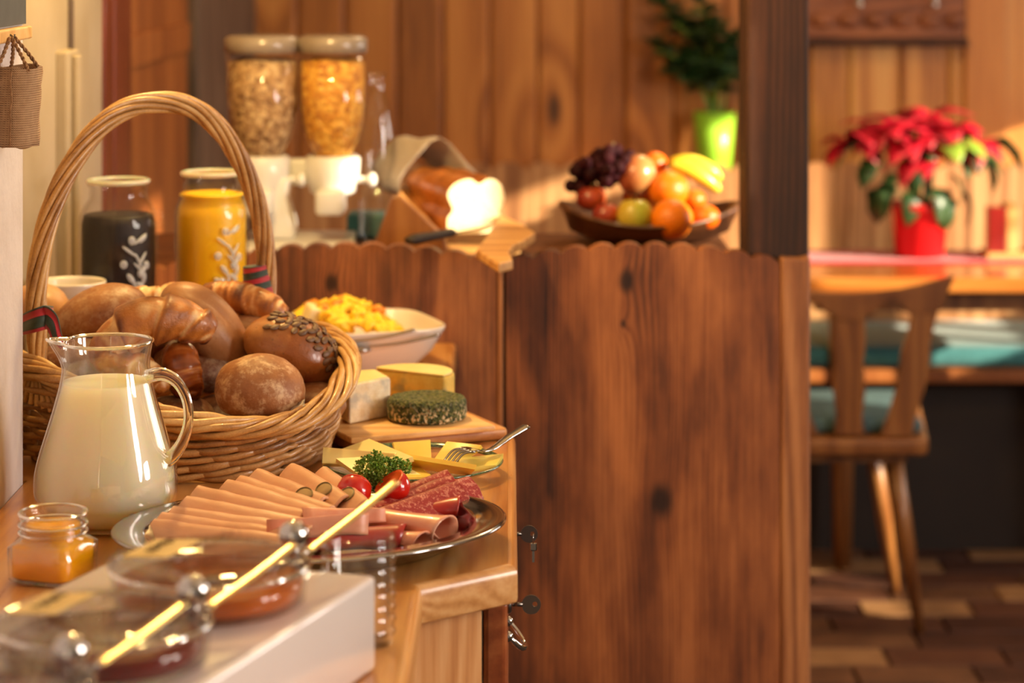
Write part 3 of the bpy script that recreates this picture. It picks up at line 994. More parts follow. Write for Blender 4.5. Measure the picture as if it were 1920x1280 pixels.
def fruit(name, px, py, Y, rpx, mt, label, cat, fn=None, group=None, zs=.93, stalk=True, rot=None):
    p = at(px, py, Y)
    r = rpx * Y / F
    t = thing(name, label, cat, p - Vector((0, 0, r * zs)), group)
    obj('flesh', ball(p, (r, r, r * zs), 28, 18, fn, Euler(rot).to_matrix() if rot else None), M[mt], t)
    if stalk:
        obj('stalk', tube([p + Vector((0, 0, r * zs * .75)), p + Vector((.003, 0, r * zs * 1.12))], .0018, 6), M['stalk'], t)
    return t
fruit('orange', 1260, 411, 4.03, 40, 'orange', 'orange lowest at the front of the fruit pile', 'orange', stalk=False, zs=.96)
fruit('orange', 1254, 356, 4.11, 38, 'orange', 'orange resting right above the front orange', 'orange', stalk=False, zs=.96)
fruit('mandarin', 1323, 407, 4.05, 27, 'mandarin', 'small mandarin at the right foot of the fruit pile', 'mandarin', stalk=False, zs=.88)
fruit('mandarin', 1302, 374, 4.12, 22, 'mandarin', 'small mandarin half hidden between orange and bananas', 'mandarin', stalk=False, zs=.9)
fruit('mandarin', 1228, 306, 4.19, 24, 'mandarin', 'mandarin at the top behind the mango', 'mandarin', stalk=False, zs=.9)
fruit('apple', 1190, 404, 4.04, 34, 'apple_green', 'yellow green apple at the front of the fruit bowl', 'apple', apple_fn, zs=1.05)
fruit('apple', 1108, 372, 4.10, 28, 'apple_red', 'red apple under the dark grapes', 'apple', apple_fn)
fruit('apple', 1136, 402, 4.05, 26, 'apple_red', 'dark red apple left of the yellow green apple', 'apple', apple_fn)
fruit('mango', 1194, 328, 4.12, 36, 'mango', 'brownish mango on top of the yellow green apple', 'mango', None, zs=1.1, stalk=False, rot=(0, .4, 0))
fruit('orange', 1200, 370, 4.17, 34, 'orange', 'orange buried in the middle of the fruit pile', 'orange', stalk=False, zs=.96)
for k, (pts, lab) in enumerate((([(1256, 308), (1290, 316), (1322, 334), (1350, 358)], 'front banana curving down to the right of the pile'), ([(1256, 304), (1296, 304), (1332, 320), (1352, 338)], 'upper banana lying behind the front banana'))):
    path = [at(a, b, 4.16 + .04 * k) for a, b in pts]
    path = [Vector(p) for p in spline([tuple(p) for p in path], 16)]
    t = thing('banana', lab, 'banana', path[8] - Vector((0, 0, .015)))
    obj('peel', tube(path, lambda s: .0165 * max(.22, math.sin(PI * min(1, s * .93 + .05)) ** .45), 6), M['banana'], t)
    obj('stalk', tube([path[0] - (path[1] - path[0]) * .9, path[0]], [.004, .005], 6), M['stalk'], t)
gc = at(1128, 322, 4.13)
gt = thing('grape_bunch', 'bunch of dark purple grapes on the left of the fruit pile', 'grapes', gc - Vector((0, 0, .03)))
gv = ball((0, 0, 0), .0115, 14, 9)
g0 = None
rg = random.Random(2)
pts = []
for i in range(1500):
    p = Vector((rg.uniform(-.055, .055), rg.uniform(-.04, .04), rg.uniform(-.032, .036)))
    if (p.x / .055) ** 2 + (p.y / .04) ** 2 + (p.z / .036) ** 2 > 1:
        continue
    p.z -= p.x * -.25
    if all((p - q).length > .017 for q in pts):
        pts.append(p)
for p in pts:
    if g0 is None:
        g0 = obj('grape', move(gv, gc + p), M['grape'], gt)
    else:
        copy_obj(g0, gc + p - wl(gt), parent=gt)
obj('stalk', tube([gc, gc + Vector((.02, 0, .05))], .003, 6), M['stalk'], gt)

# ------------------------------------------------------------------ buffet: worktop and cabinets
def outline(d):
    """worktop outline with its stepped-out middle, pulled in by d along the open edge"""
    return [(-.552 + .0, 1.15), (-.0855 - d, 1.15), (-.0855 - d, 2.328 + d * .4), (.0055 - d, 2.404 + d * .6), (.0045 - d, 3.040 - d * .4), (-.085 - d, 3.13 - d * .4), (-.085 - d, 3.752), (-.643, 3.752), (-.643, 2.785), (-.551, 2.785)]
wt = thing('worktop', 'long honey pine worktop with a stepped front edge carrying the breakfast buffet', 'worktop', (-.3, 2.6, ZC - .038))
obj('top', prism(outline(.010)[0:1] + outline(.010)[1:], ZC - .037, ZC, 'Z'), M['counter_top'], wt, smooth=False)
ei, eo = outline(.0098), outline(0)
def edge(i, j, mt):
    a0, a1, b0, b1 = [Vector((p[0], p[1], 0)) for p in (ei[i], ei[j], eo[i], eo[j])]
    # rounded lipping profile swept between the inner and outer line
    prof = [(0, 0.0), (.35, -.0002), (.7, -.0020), (.92, -.0055), (1, -.010), (1, -.032), (.9, -.036), (.6, -.038), (0, -.038)]
    G = []
    for s in range(2):
        row = []
        for t, z in prof:
            p = (a0, a1)[s].lerp((b0, b1)[s], t)
            row.append(Vector((p.x, p.y, ZC + z)))
        G.append(row)
    V = G[0] + G[1]
    n = len(prof)
    Fc = [(k, (k + 1) % n, n + (k + 1) % n, n + k) for k in range(n)] + [tuple(range(n))[::-1], tuple(range(n, 2 * n))]
    return obj('edge_strip', (V, Fc), M[mt], wt, smooth='auto')
for i, mt in ((1, 'counter_top'), (2, 'counter_end'), (3, 'counter_top'), (4, 'counter_end'), (5, 'counter_top')):
    edge(i, i + 1, mt)

zb0 = ZC - .0385
cb1 = thing('sideboard', 'honey pine sideboard with drawers under the stepped-out part of the worktop', 'cabinet', (-.3, 2.72, 0))
obj('body', prism([(-.548, 2.30), (-.105, 2.30), (-.105, 2.352), (-.030, 2.418), (-.030, 3.02), (-.105, 3.10), (-.64, 3.10), (-.64, 2.79), (-.548, 2.79)], .06, zb0, 'Z'), M['cabinet_wood'], cb1, smooth=False)
obj('plinth', prism([(-.53, 2.34), (-.14, 2.34), (-.07, 2.45), (-.07, 3.0), (-.14, 3.08), (-.53, 3.08)], 0, .06, 'Z'), M['dark'], cb1, smooth=False)
for (y0, y1) in ((2.437, 2.705), (2.725, 2.995)):
    dr = obj('drawer', box(-.0285, -.0045, y0, y1, .735, zb0 - .006, .005, 3), M['drawer_wood'], cb1, smooth=False)
    yk = 2.50 if y0 < 2.6 else 2.80
    zk = ZC - .064
    obj('lock', xf(lathe([(0, .004), (.007, .004), (.009, .002), (.009, 0)], (0, 0, 0), 16), Matrix.Translation((-.0045, yk, zk)) @ Matrix.Rotation(PI / 2, 4, 'Y')), M['dark_steel'], dr)
    zr_ = .785 if y0 < 2.6 else .770
    ym = y0 + .075 if y0 < 2.6 else (y0 + y1) / 2
    ring = [Vector((-.004 + .017 * math.sin(PI * t), ym + .028 * math.cos(PI * t) * -1, zr_ + .017 - .034 * t * 0 - .030 * math.sin(PI * t) * .6)) for t in [i / 16 for i in range(17)]]
    if y0 < 2.6:
        obj('handle', join(tube(ring, .0032, 10), ball(ring[0], .0055, 10, 8), ball(ring[-1], .0055, 10, 8)), M['chrome'], dr)
    dd = obj('door', box(-.0285, -.0045, y0, y1, .075, .725, .005, 3), M['drawer_wood'], cb1, smooth=False)
    obj('knob', ball((.006, y1 - .04, .55), .012, 14, 10), M['chrome'], dd)
obj('gap_board', box(-.033, -.0290, 2.425, 2.436, .08, zb0), M['dark'], cb1, smooth=False)
cb2 = thing('narrow_cabinet', 'pine base cabinet under the narrow near end of the worktop', 'cabinet', (-.33, 1.7, 0))
obj('body', box(-.545, -.108, 1.2, 2.295, .06, zb0), M['cabinet_wood'], cb2, smooth=False)
cb3 = thing('narrow_cabinet', 'pine base cabinet under the far narrow end below the white bowl', 'cabinet', (-.37, 3.42, 0))
obj('body', box(-.64, -.108, 3.105, 3.745, .06, zb0), M['cabinet_wood'], cb3, smooth=False)

def key(y, label, second):
    z = ZC - .064
    x0 = .0005
    c = Vector((.0155 + .004, y, z))
    t = thing('key', label, 'key', c)
    bm = []
    n = 28
    ro, ri = .0098, .0026
    ho = Vector((.0055, 0, .0008))
    V, Fc = [], []
    for dy in (-.0011, .0011):
        for k in range(n):
            a = 2 * PI * k / n
            V.append(c + Vector((math.cos(a) * ro, dy, math.sin(a) * ro)))
        for k in range(n):
            a = 2 * PI * k / n
            V.append(c + ho * .7 + Vector((math.cos(a) * ri, dy, math.sin(a) * ri)))
    for k in range(n):
        k2 = (k + 1) % n
        Fc.append((k, k2, n + k2, n + k))
        Fc.append((2 * n + k, 3 * n + k, 3 * n + k2, 2 * n + k2))
        Fc.append((k, 2 * n + k, 2 * n + k2, k2))
        Fc.append((n + k, n + k2, 3 * n + k2, 3 * n + k))
    obj('bow', (V, Fc), M['dark_steel'], t, smooth=False)
    obj('shank', tube([(x0, y, z), (c.x - .0088, y, z)], .0022, 8), M['dark_steel'], t)
    if second:
        rc = c + ho * .7
        obj('ring', tube([rc + Vector((.0008, .006 * math.cos(a), -.0052 + .006 * math.sin(a))) for a in [2 * PI * i / 16 for i in range(16)]], .0006, 6, closed=True), M['steel'], t)
        obj('hanging_key', join(move(box(-.004, .004, -.001, .001, -.009, 0, .001), rc + Vector((.001, .001, -.011))), move(box(-.0014, .0014, -.001, .001, -.022, -.009), rc + Vector((.001, .001, -.011)))), M['steel'], t, smooth=False)
key(2.50, 'round-bowed key in the near drawer lock just below the worktop corner', False)
key(2.80, 'key with a second small key hanging from it in the far drawer', True)

# ------------------------------------------------------------------ slate board and burlap bag on the white pier
XW = -.552
def onw(py, Y, off=0.0):
    return Vector((XW + off, Y, HC - (py + 100) * Y / F))
sl = thing('slate_board', 'slate board with a plain wooden bottom rail on the white pier', 'board', onw(40, 2.68))
obj('slate', box(XW + .0005, XW + .004, 2.45, 2.767, onw(48, 2.7).z, 1.62), M['slate'], sl, smooth=False)
obj('rail', box(XW + .0005, XW + .014, 2.42, 2.752, onw(74, 2.72).z, onw(50, 2.72).z, .002), M['board_wood'], sl, smooth=False)
def weave(name, c1, c2, s=900):
    m = Mat(name)
    v = m.coord(rnd=False)
    sx_ = m.n('SeparateXYZ', {0: v})
    a = m.math('SINE', m.math('MULTIPLY', m.math('ADD', sx_.outputs[0], sx_.outputs[1]), s))
    b = m.math('SINE', m.math('MULTIPLY', sx_.outputs[2], s))
    h = m.math('MULTIPLY_ADD', m.math('MULTIPLY', a, b), .25, m.math('MULTIPLY_ADD', b, .25, .5))
    h2 = m.math('ADD', h, m.math('MULTIPLY_ADD', m.noise(v, 120, 4), .6, -.3))
    return m.done(m.bsdf(col=m.ramp(h2, [(.15, c2), (.75, c1)]), rough=.9, nrm=m.bump(h2, .7, .0015)))
M['burlap'] = weave('burlap', S(196, 158, 116), S(136, 100, 66), 2600)
M['rope'] = plain('rope', S(176, 132, 88), S(130, 92, 56), 200, .9, bump=.6, bscale=400)
YW = 2.65
bgz0, bgz1 = HC - (270 + 100) * YW / F, HC - (122 + 100) * YW / F
bg = thing('burlap_bag', 'small burlap bag hanging by rope handles from the slate board rail', 'bag', (XW + .015, YW, bgz0))
def bagf(side):
    # tapered pouch: wider at the top, standing proud of the wall
    G = []
    for i in range(13):
        t = i / 12
        z = bgz0 + (bgz1 - bgz0) * t
        row = []
        for j in range(25):
            a = 2 * PI * j / 24
            wx = .0185 + .004 * t
            wy = .030 + .006 * t
            cx, sy = math.cos(a), math.sin(a)
            q = 2.6
            k = (abs(cx) ** q + abs(sy) ** q) ** (-1 / q)
            p = Vector((XW + .0250 + cx * k * wx, YW - .022 + sy * k * wy, z))
            p.x += .0022 * mn.noise(p * 70) - .004 * (1 - t) * (sy < 0)
            p.z += (.006 * mn.noise(Vector((a, 1, 1))) if i in (0, 12) else 0)
            row.append(p)
        G.append(row)
    return G
G = bagf(0)
V = [p for r_ in G for p in r_[:-1]]
Fc = [(i * 24 + k, i * 24 + (k + 1) % 24, (i + 1) * 24 + (k + 1) % 24, (i + 1) * 24 + k) for i in range(12) for k in range(24)] + [tuple(range(24))[::-1]]
obj('pouch', (V, Fc), M['burlap'], bg)
seam = [G[i][18] + Vector((-.001, -.0015, 0)) for i in range(13)]
obj('seam', tube(seam, .0011, 6), M['rope'], bg)
for dx, dy in ((.006, -.045), (.040, -.040), (.012, .006), (.043, .006)):
    a = Vector((XW + dx, YW - .012 + dy, bgz1 - .004))
    b = Vector((XW + .0165 + (.002 if dx > .02 else 0), YW - .02 + dy * .35, onw(66, 2.70).z))
    path = [Vector(p) for p in spline([tuple(a), tuple(a.lerp(b, .5) + Vector((.001, 0, 0))), tuple(b)], 30)]
    st_ = []
    for ph in (0, PI):
        T, N, B_ = frames(path)
        st_.append(tube([p + N[i] * math.cos(i * .9 + ph) * .0011 + B_[i] * math.sin(i * .9 + ph) * .0011 for i, p in enumerate(path)], .0013, 6))
    obj('rope_handle', join(*st_), M['rope'], bg)
obj('hook', tube([(XW + .013, YW - .02, onw(60, 2.70).z), (XW + .0185, YW - .02, onw(66, 2.70).z), (XW + .019, YW - .02, onw(60, 2.70).z)], .0012, 6), M['dark_steel'], bg)

# ------------------------------------------------------------------ juice jars and white crock
def liquid(name, c, rough=.1, sss=.3):
    m = Mat(name)
    v = m.coord()
    col = m.mix(m.noise(v, 12, 2), c, tuple(x * .9 for x in c[:3]) + (1,))
    return m.done(m.bsdf(col=col, rough=rough, sss=sss, ssss=.02, sssr=(1, .6, .25), coat=.15))
M['juice_dark'] = plain('juice_dark', S(26, 10, 11), S(20, 8, 9), 10, .6)
M['juice_orange'] = liquid('juice_orange', S(255, 202, 16), .4, .2)
m_ = Mat('frosted_relief')  # embossed fruit relief; its bluish white stands for window reflections
q1 = m_.n('BsdfTransparent', {'Color': (1, 1, 1, 1)})
q2 = m_.n('BsdfPrincipled', {'Base Color': S(214, 220, 226), 'Roughness': .18, 'Coat Weight': .8})
M['frosted'] = m_.done(m_.n('MixShader', {0: .42, 1: q1.outputs[0], 2: q2.outputs[0]}))
q1 = None
m_ = Mat('rim_glass')
q1 = m_.n('BsdfTransparent', {'Color': (1, 1, 1, 1)})
q2 = m_.n('BsdfPrincipled', {'Base Color': S(226, 222, 206), 'Roughness': .25, 'Coat Weight': .6, 'Subsurface Weight': .4})
M['rim_glass'] = m_.done(m_.n('MixShader', {0: .62, 1: q1.outputs[0], 2: q2.outputs[0]}))
M['solid_glass'] = Mat('solid_glass')
M['solid_glass'] = M['solid_glass'].done(M['solid_glass'].n('BsdfGlass', {'Color': (.97, .97, .95, 1), 'Roughness': .0, 'IOR': 1.45}))
M['jug_glass'] = thin_glass('jug_glass', (.995, .995, .99, 1), .01, 1.7, .75)
M['pot_glass'] = thin_glass('pot_glass', (.99, .98, .97, 1), .02, .38, .6)
def juice_jar(px, Y, top_py, lev_py, rb, rn, mt, label):
    zt = HC - (top_py + 100) * Y / F - ZC
    zl_ = HC - (lev_py + 100) * Y / F - ZC
    c = Vector(((px - 960) * Y / F, Y, ZC + .001))
    t = thing('juice_jar', label, 'jar', c)
    def prof(d):
        return [(rb - .006 - d, 0 + d), (rb - d, .010 + d), (rb - d, zt - .062), (rb * .97 - d, zt - .050), (rb * .86 - d, zt - .036), (rn * .97 - d, zt - .027), (rn * .95 - d, zt - .012)]
    po_ = prof(0) + [(rn * 1.02, zt - .009), (rn * 1.04, zt - .003), (rn * 1.0, zt), (rn * .93, zt - .003)] + prof(.0035)[::-1] + [(0, .0035)]
    obj('jar_glass', lathe(po_, c, 56), M['pot_glass'], t)
    ins = [(0, .004)] + [(max(r - .0042, .001), max(z, .0042)) for r, z in prof(0) if z < zl_ - .004]
    rl_ = rb - .0042
    if zl_ > zt - .062:
        rl_ = rb * .955 - .0042
    ins += [(rl_, zl_ - .002), (rl_ - .003, zl_), (0, zl_)]
    obj('juice', lathe(ins, c, 48), M[mt], t)
    rd = random.Random(4)
    parts_ = []
    for k in range(40):
        a = -1.10 + rd.uniform(-.34, .34) + .1
        z = rd.uniform(.05, zt - .07)
        if k % 3 == 0:
            z = rd.uniform(.10, zt - .07)
        p = c + Vector((math.cos(a) * (rb + .0006), math.sin(a) * (rb + .0006), z))
        R = Matrix.Rotation(a, 3, 'Z') @ Matrix.Rotation(rd.uniform(-1, 1), 3, 'X')
        s_ = rd.choice([(.0028, .0055, .006), (.0022, .0024, .012), (.0028, .004, .008)])
        parts_.append(ball(p, s_, 12, 7, R=R))
    obj('ground_rim', tube([c + Vector((rn * .985 * math.cos(a), rn * .985 * math.sin(a), zt - .0035)) for a in [2 * PI * i / 48 for i in range(48)]], .0034, 10, closed=True), M['rim_glass'], t)
    obj('fruit_relief', join(*parts_), M['frosted'], t)
    hk = c + Vector((rb * .92, -.018, zt - .052))
    obj('glass_lug', tube([hk + Vector((.004 + .009 * math.sin(a), 0, .010 * math.cos(a))) for a in [2 * PI * i / 20 for i in range(20)]], .0035, 8, closed=True), M['glass_thick'], t)
    return t
juice_jar(222, 3.32, 336, 402, .0535, .0405, 'juice_dark', 'open glass jar of very dark juice behind the basket handle')
juice_jar(397, 3.38, 321, 362, .0512, .0405, 'juice_orange', 'open glass jar of bright orange juice behind the basket handle')
M['ceramic'] = plain('ceramic', S(236, 228, 216), S(230, 220, 206), 6, .25, coat=.5)
c = Vector(((130 - 960) * 3.22 / F, 3.225, ZC + .001))
zt = HC - 628 * 3.22 / F - ZC
tag(obj('white_crock', lathe([(.036, 0), (.041, .006), (.047, zt - .004), (.0475, zt - .001), (.0462, zt), (.0445, zt - .004), (.039, .012), (0, .010)], c, 48), M['ceramic']),
    'plain white ceramic crock behind the rolls at the left end', 'crock')

# ------------------------------------------------------------------ white bowl with yellow pieces, two spoons
YW2 = 3.60
bc = Vector((-.220, 3.535, ZC + .001))
M['bowl_white'] = plain('bowl_white', S(234, 224, 212), S(228, 217, 204), 6, .22, coat=.5)
wb = thing('serving_bowl', 'square white porcelain bowl heaped with yellow pieces at the partition', 'bowl', bc)
def sq(p, a):
    # rounded square cross-section, corners slightly lifted
    r = math.hypot(p.x, p.y)
    if r < 1e-6:
        return p
    aa = a - math.radians(20)
    k = (abs(math.cos(aa)) ** 4.5 + abs(math.sin(aa)) ** 4.5) ** (-1 / 4.5)
    k = 1 + (k - 1) * min(1, p.z / .02 * .6 + .4)
    return Vector((p.x * k, p.y * k, p.z))
obj('bowl', lathe([(0, 0), (.070, 0), (.074, .003), (.093, .030), (.110, .062), (.1105, .0655), (.108, .066), (.105, .061), (.088, .030), (.070, .008), (0, .007)], bc, 72, fn=sq), M['bowl_white'], wb)
M['yellow_bit'] = plain('yellow_bit', S(255, 216, 60), S(250, 190, 30), 60, .45, bump=.3, bscale=80, sss=.25, ssss=.01)
M['amber_bit'] = plain('amber_bit', S(238, 156, 36), S(222, 120, 20), 60, .45, bump=.3, bscale=80, sss=.2, ssss=.01)
M['pale_bit'] = plain('pale_bit', S(240, 226, 184), S(228, 208, 156), 60, .5, bump=.2, bscale=80)
rb_ = random.Random(21)
protos = []
for i in range(3):
    G = []
    L, Wd = (.030, .026, .034)[i], (.019, .022, .016)[i]
    for a in range(6):
        row = []
        for b in range(4):
            x = (a / 5 - .5) * L
            y = (b / 3 - .5) * Wd * (1 - .35 * abs(a / 5 - .5) * (i == 2))
            row.append((x, y, .006 * math.cos(3.0 * (a / 5 - .5)) + .003 * mn.noise(Vector((x * 80, y * 80, i)))))
        G.append(row)
    protos.append(sheet(G, .008))
meshes = {}
hc = bc + Vector((-.022, 0, .034))
for k in range(74):
    while True:
        x, y = rb_.uniform(-.085, .075), rb_.uniform(-.075, .075)
        if (x / .085) ** 2 + (y / .075) ** 2 < 1:
            break
    h = .044 * max(0, 1 - ((x + .008) / .082) ** 2 - (y / .10) ** 2) ** .8 + .012
    z = h * (1 if k > 22 else rb_.uniform(.5, 1))
    i = k % 3
    mt = 'amber_bit' if k % 9 == 0 else 'pale_bit' if k == 40 else 'yellow_bit'
    if (i, mt) not in meshes:
        o = obj('yellow_piece', move(protos[i], hc), M[mt], loc=hc)
        meshes[(i, mt)] = o
    else:
        o = copy_obj(meshes[(i, mt)], hc)
    o.location = hc + Vector((x, y, z))
    o.rotation_euler = (rb_.uniform(-.9, .9), rb_.uniform(-.9, .9), rb_.uniform(0, 6.3))
    tag(o, {'amber_bit': 'darker amber orange piece among the yellow ones in the square white bowl', 'pale_bit': 'cream pale piece among the yellow ones in the square white bowl', 'yellow_bit': 'small curved yellow piece heaped in the square white bowl'}[mt], 'food', 'yellow pieces in the white bowl')
o = obj('pale_cube', move(box(-.013, .013, -.013, .013, -.013, .013, .003), at(584, 588, 3.50)), M['pale_bit'])
o.rotation_euler = (.3, .2, .5)
tag(o, 'pale creamy cube at the left edge of the white bowl', 'food')
for (a, b, lab) in (((650, 640), (778, 618), 'steel spoon handle resting on the white bowl near rim'), ((690, 652), (822, 631), 'second steel spoon handle lying lower along the white bowl rim')):
    p0, p1 = at(a[0], a[1], 3.400), at(b[0], b[1], 3.425)
    if 'second' in lab:
        p0.y += .012; p1.y += .02
    sp = thing('serving_spoon', lab, 'spoon', p0)
    mid = p0.lerp(p1, .5) - Vector((0, 0, .003))
    obj('handle', tube(spline([tuple(p0), tuple(mid), tuple(p1)], 14), lambda t: .0026 + .0022 * t, 10, flat=.5, up=(0, 0, 1)), M['steel'], sp)
    obj('spoon_bowl', ball(p0 - Vector((.022, -.01, .006)), (.026, .015, .006), 18, 10), M['steel'], sp)

# ------------------------------------------------------------------ cheese boards and cheeses
Z1, Z2 = ZC + .016, ZC + .024
B1 = thing('chopping_board', 'large pale chopping board lying under the smaller cheese board', 'chopping board', (-.12, 3.05, ZC))
def rect(c, u, L, Wd, z0, z1, bev):
    ang = math.atan2(u.y, u.x)
    vf = box(0, L, 0, Wd, z0, z1, bev, 3)
    return xf(vf, Matrix.Translation((c.x, c.y, 0)) @ Matrix.Rotation(ang, 4, 'Z'))
u = Vector((math.cos(math.radians(25)), math.sin(math.radians(25)), 0))
pR = on(953, 801, Z1)
obj('board', rect(pR - u * .205, u, .205, .215, ZC + .001, Z1, .005), M['board_dark'], B1, smooth='auto')
pL = on(658, 821, Z2)
B2 = thing('cheese_board', 'thin wooden cheese board carrying three cheeses on the larger board', 'cheese board', (-.12, 3.05, Z1))
u2 = Vector((.171, .078, 0)).normalized()
obj('board', rect(pL, u2, .188, .205, Z1 + .0006, Z2, .0022), M['board_wood'], B2, smooth='auto')
def rind(name, c1, c2, c3):
    m = Mat(name)
    v = m.coord()
    f = m.noise(v, 60, 6, .7)
    g = m.noise(v, 22, 3)
    col = m.mix(m.step(g, .52, .66), m.ramp(f, [(.35, c2), (.65, c1)]), c3)
    return m.done(m.bsdf(col=col, rough=.75, nrm=m.bump(f, .7, .003), sss=.1, ssss=.005))
M['rind_white'] = rind('rind_white', S(240, 226, 196), S(222, 196, 148), S(190, 180, 160))
M['cheese_cream'] = plain('cheese_cream', S(240, 220, 150), S(234, 208, 130), 20, .45, bump=.15, bscale=80, sss=.2, ssss=.01)
A = on(655, 797, Z2); Bp = on(733, 781, Z2); Cq = on(706, 690, Z2 + .05); D = on(642, 695, Z2 + .05)
ch_ = thing('cheese_wedge', 'tall white rind cheese wedge at the left of the board beside the basket', 'cheese', (A + Bp) / 2)
poly = [(A.x, A.y), (Bp.x, Bp.y), (Cq.x, Cq.y), (D.x, D.y), (A.x - .012, A.y + .03)]
obj('body', prism(poly, Z2 + .0005, Z2 + .049, 'Z', .004, 3), M['rind_white'], ch_, smooth='auto')
poly2 = [(A.x * .9 + Cq.x * .1 + .0, A.y * .93 + Cq.y * .07), (Bp.x * .93 + D.x * .07, Bp.y * .93 + D.y * .07), (Cq.x * .93 + A.x * .07, Cq.y * .93 + A.y * .07), (D.x * .93 + Bp.x * .07, D.y * .93 + Bp.y * .07)]
obj('cut_top', prism(poly2, Z2 + .0485, Z2 + .0500, 'Z', .0008), M['cheese_cream'], ch_, smooth='auto')
bcx, bcy = -.128, 3.115
arc = [(bcx + .055 * math.cos(t), bcy + .055 * math.sin(t)) for t in [(-38 + 190 * i / 20) * PI / 180 for i in range(21)]]
M['cheese_blue'] = rind('cheese_blue', S(226, 192, 96), S(214, 170, 66), S(150, 140, 96))
br = thing('brie_half', 'half round soft cheese with a pale rind behind the herb coated wheel', 'cheese', (bcx, bcy, Z2))
obj('body', prism(arc, Z2 + .0005, Z2 + .042, 'Z', .004, 3), M['cheese_blue'], br, smooth='auto')
obj('rind_top', prism([(bcx + (a - bcx) * .96, bcy + (b - bcy) * .96) for a, b in arc], Z2 + .0415, Z2 + .0445, 'Z', .0018, 2), M['cheese_cream'], br, smooth='auto')
M['herb'] = None
m_ = Mat('herb')
v = m_.coord(rnd=False)
f1 = m_.noise(v, 210, 3, .6)
vo = m_.n('TexVoronoi', {'Vector': v, 'Scale': 330})
g = m_.n('SeparateColor', {0: vo.outputs['Color']}).outputs[0]
green = m_.ramp(g, [(0, S(34, 44, 16)), (.5, S(66, 76, 30)), (1, S(104, 104, 50))])
zz = m_.n('SeparateXYZ', {0: v}).outputs[2]
lowmask = m_.step(zz, .012, -.010)
showm = m_.math('MULTIPLY', m_.step(f1, .50, .58), m_.math('MULTIPLY_ADD', lowmask, .85, .12))
M['herb'] = m_.done(m_.bsdf(col=m_.mix(showm, green, S(232, 208, 164)), rough=.8, nrm=m_.bump(vo.outputs['Distance'], .9, .003)))
hcx = Vector((-.105, 3.024, Z2 + .0005))
hw = thing('herb_cheese', 'round green herb coated cheese wheel at the front of the board', 'cheese', hcx)
def rough_fn(p, a):
    q = p * 140
    return p * (1 + .018 * mn.noise(q)) + Vector((0, 0, .0012 * mn.noise(q + Vector((9, 0, 0)))))
prof = [(0, 0), (.035, 0), (.046, .001), (.0488, .004), (.0492, .010), (.0492, .018), (.0486, .023), (.046, .0268), (.041, .0282), (.034, .0283), (.022, .0276), (.010, .0262), (0, .0256)]
prof = [p for a, b in zip(prof, prof[1:]) for p in (a, ((a[0] + b[0]) / 2, (a[1] + b[1]) / 2))] + [prof[-1]]
obj('wheel', lathe(prof, hcx, 110, fn=rough_fn), M['herb'], hw)

# ------------------------------------------------------------------ glass plate of butter-yellow slices
pcn = Vector((-.1140, 2.813, ZC + .001))
bp = thing('glass_plate', 'round clear glass plate with a green speckled rim holding pale yellow slices', 'plate', pcn)
obj('dish', lathe([(0, .0), (.070, 0), (.078, .003), (.100, .012), (.103, .0145), (.1025, .016), (.0985, .0145), (.077, .0058), (.069, .003), (0, .003)], pcn, 80), M['glass'], bp)
m_ = Mat('green_speckle')
v = m_.coord(rnd=False)
f1 = m_.noise(v, 260, 4, .7)
q1 = m_.n('BsdfTransparent', {'Color': (.85, .95, .85, 1)})
q2 = m_.bsdf(col=m_.ramp(f1, [(.35, S(20, 44, 28)), (.65, S(96, 122, 84))]), rough=.15, coat=.5)
M['speckle'] = m_.done(m_.n('MixShader', {0: m_.step(f1, .30, .42), 1: q1.outputs[0], 2: q2.outputs[0]}))
obj('rim_band', lathe([(.0965, .0118), (.1005, .0138), (.1036, .0148), (.1042, .0160), (.1028, .0168), (.0995, .0158), (.0960, .0132)], pcn, 90, closed_prof=True), M['speckle'], bp)
M['butter'] = plain('butter', S(244, 214, 104), S(238, 204, 84), 16, .38, bump=.08, bscale=60, sss=.25, ssss=.008)
M['butter_pale'] = plain('butter_pale', S(246, 228, 156), S(240, 218, 140), 16, .4, bump=.08, bscale=60, sss=.25, ssss=.008)
def slice4(pts, zs, mt, label, th=.0056, sag=.001):
    P = [on(px, py, ZC + z) for (px, py), z in zip(pts, zs)]
    vf = sheet(quad_grid(P[0], P[3], P[2], P[1], 6, 6, sag), -th if False else th)
    n = (P[1] - P[0]).cross(P[3] - P[0])
    o = obj('cheese_slice', vf, M[mt], smooth='auto')
    return tag(o, label, 'cheese slice')
slice4([(606, 838), (740, 850), (737, 872), (604, 868)], (.034, .034, .020, .020), 'butter_pale', 'pale slice standing at the left end of the glass plate by the basket')
slice4([(639, 842), (692, 822), (774, 856), (712, 874)], (.026, .036, .034, .024), 'butter_pale', 'slice with its corner pointing up behind the two leftmost slices')
slice4([(737, 829), (807, 824), (809, 863), (745, 861)], (.040, .040, .022, .022), 'butter', 'square slice standing upright at the middle back of the glass plate')
slice4([(838, 827), (902, 834), (880, 860), (810, 866)], (.036, .036, .022, .022), 'butter', 'slice lying behind the fork at the back right of the plate')
slice4([(630, 859), (724, 854), (794, 892), (668, 886)], (.028, .028, .016, .016), 'butter_pale', 'pale slice at the front left of the plate behind the parsley')
slice4([(758, 858), (891, 880), (880, 892), (760, 876)], (.030, .028, .015, .015), 'butter', 'long tilted slice at the front of the plate below the fork tines')
slice4([(862, 858), (944, 850), (930, 871), (858, 878)], (.024, .024, .019, .018), 'butter', 'slice at the right rim of the glass plate beside the fork')
slice4([(700, 868), (775, 866), (812, 893), (735, 896)], (.020, .020, .0165, .0165), 'butter', 'lowest slice half covered at the front middle of the plate')

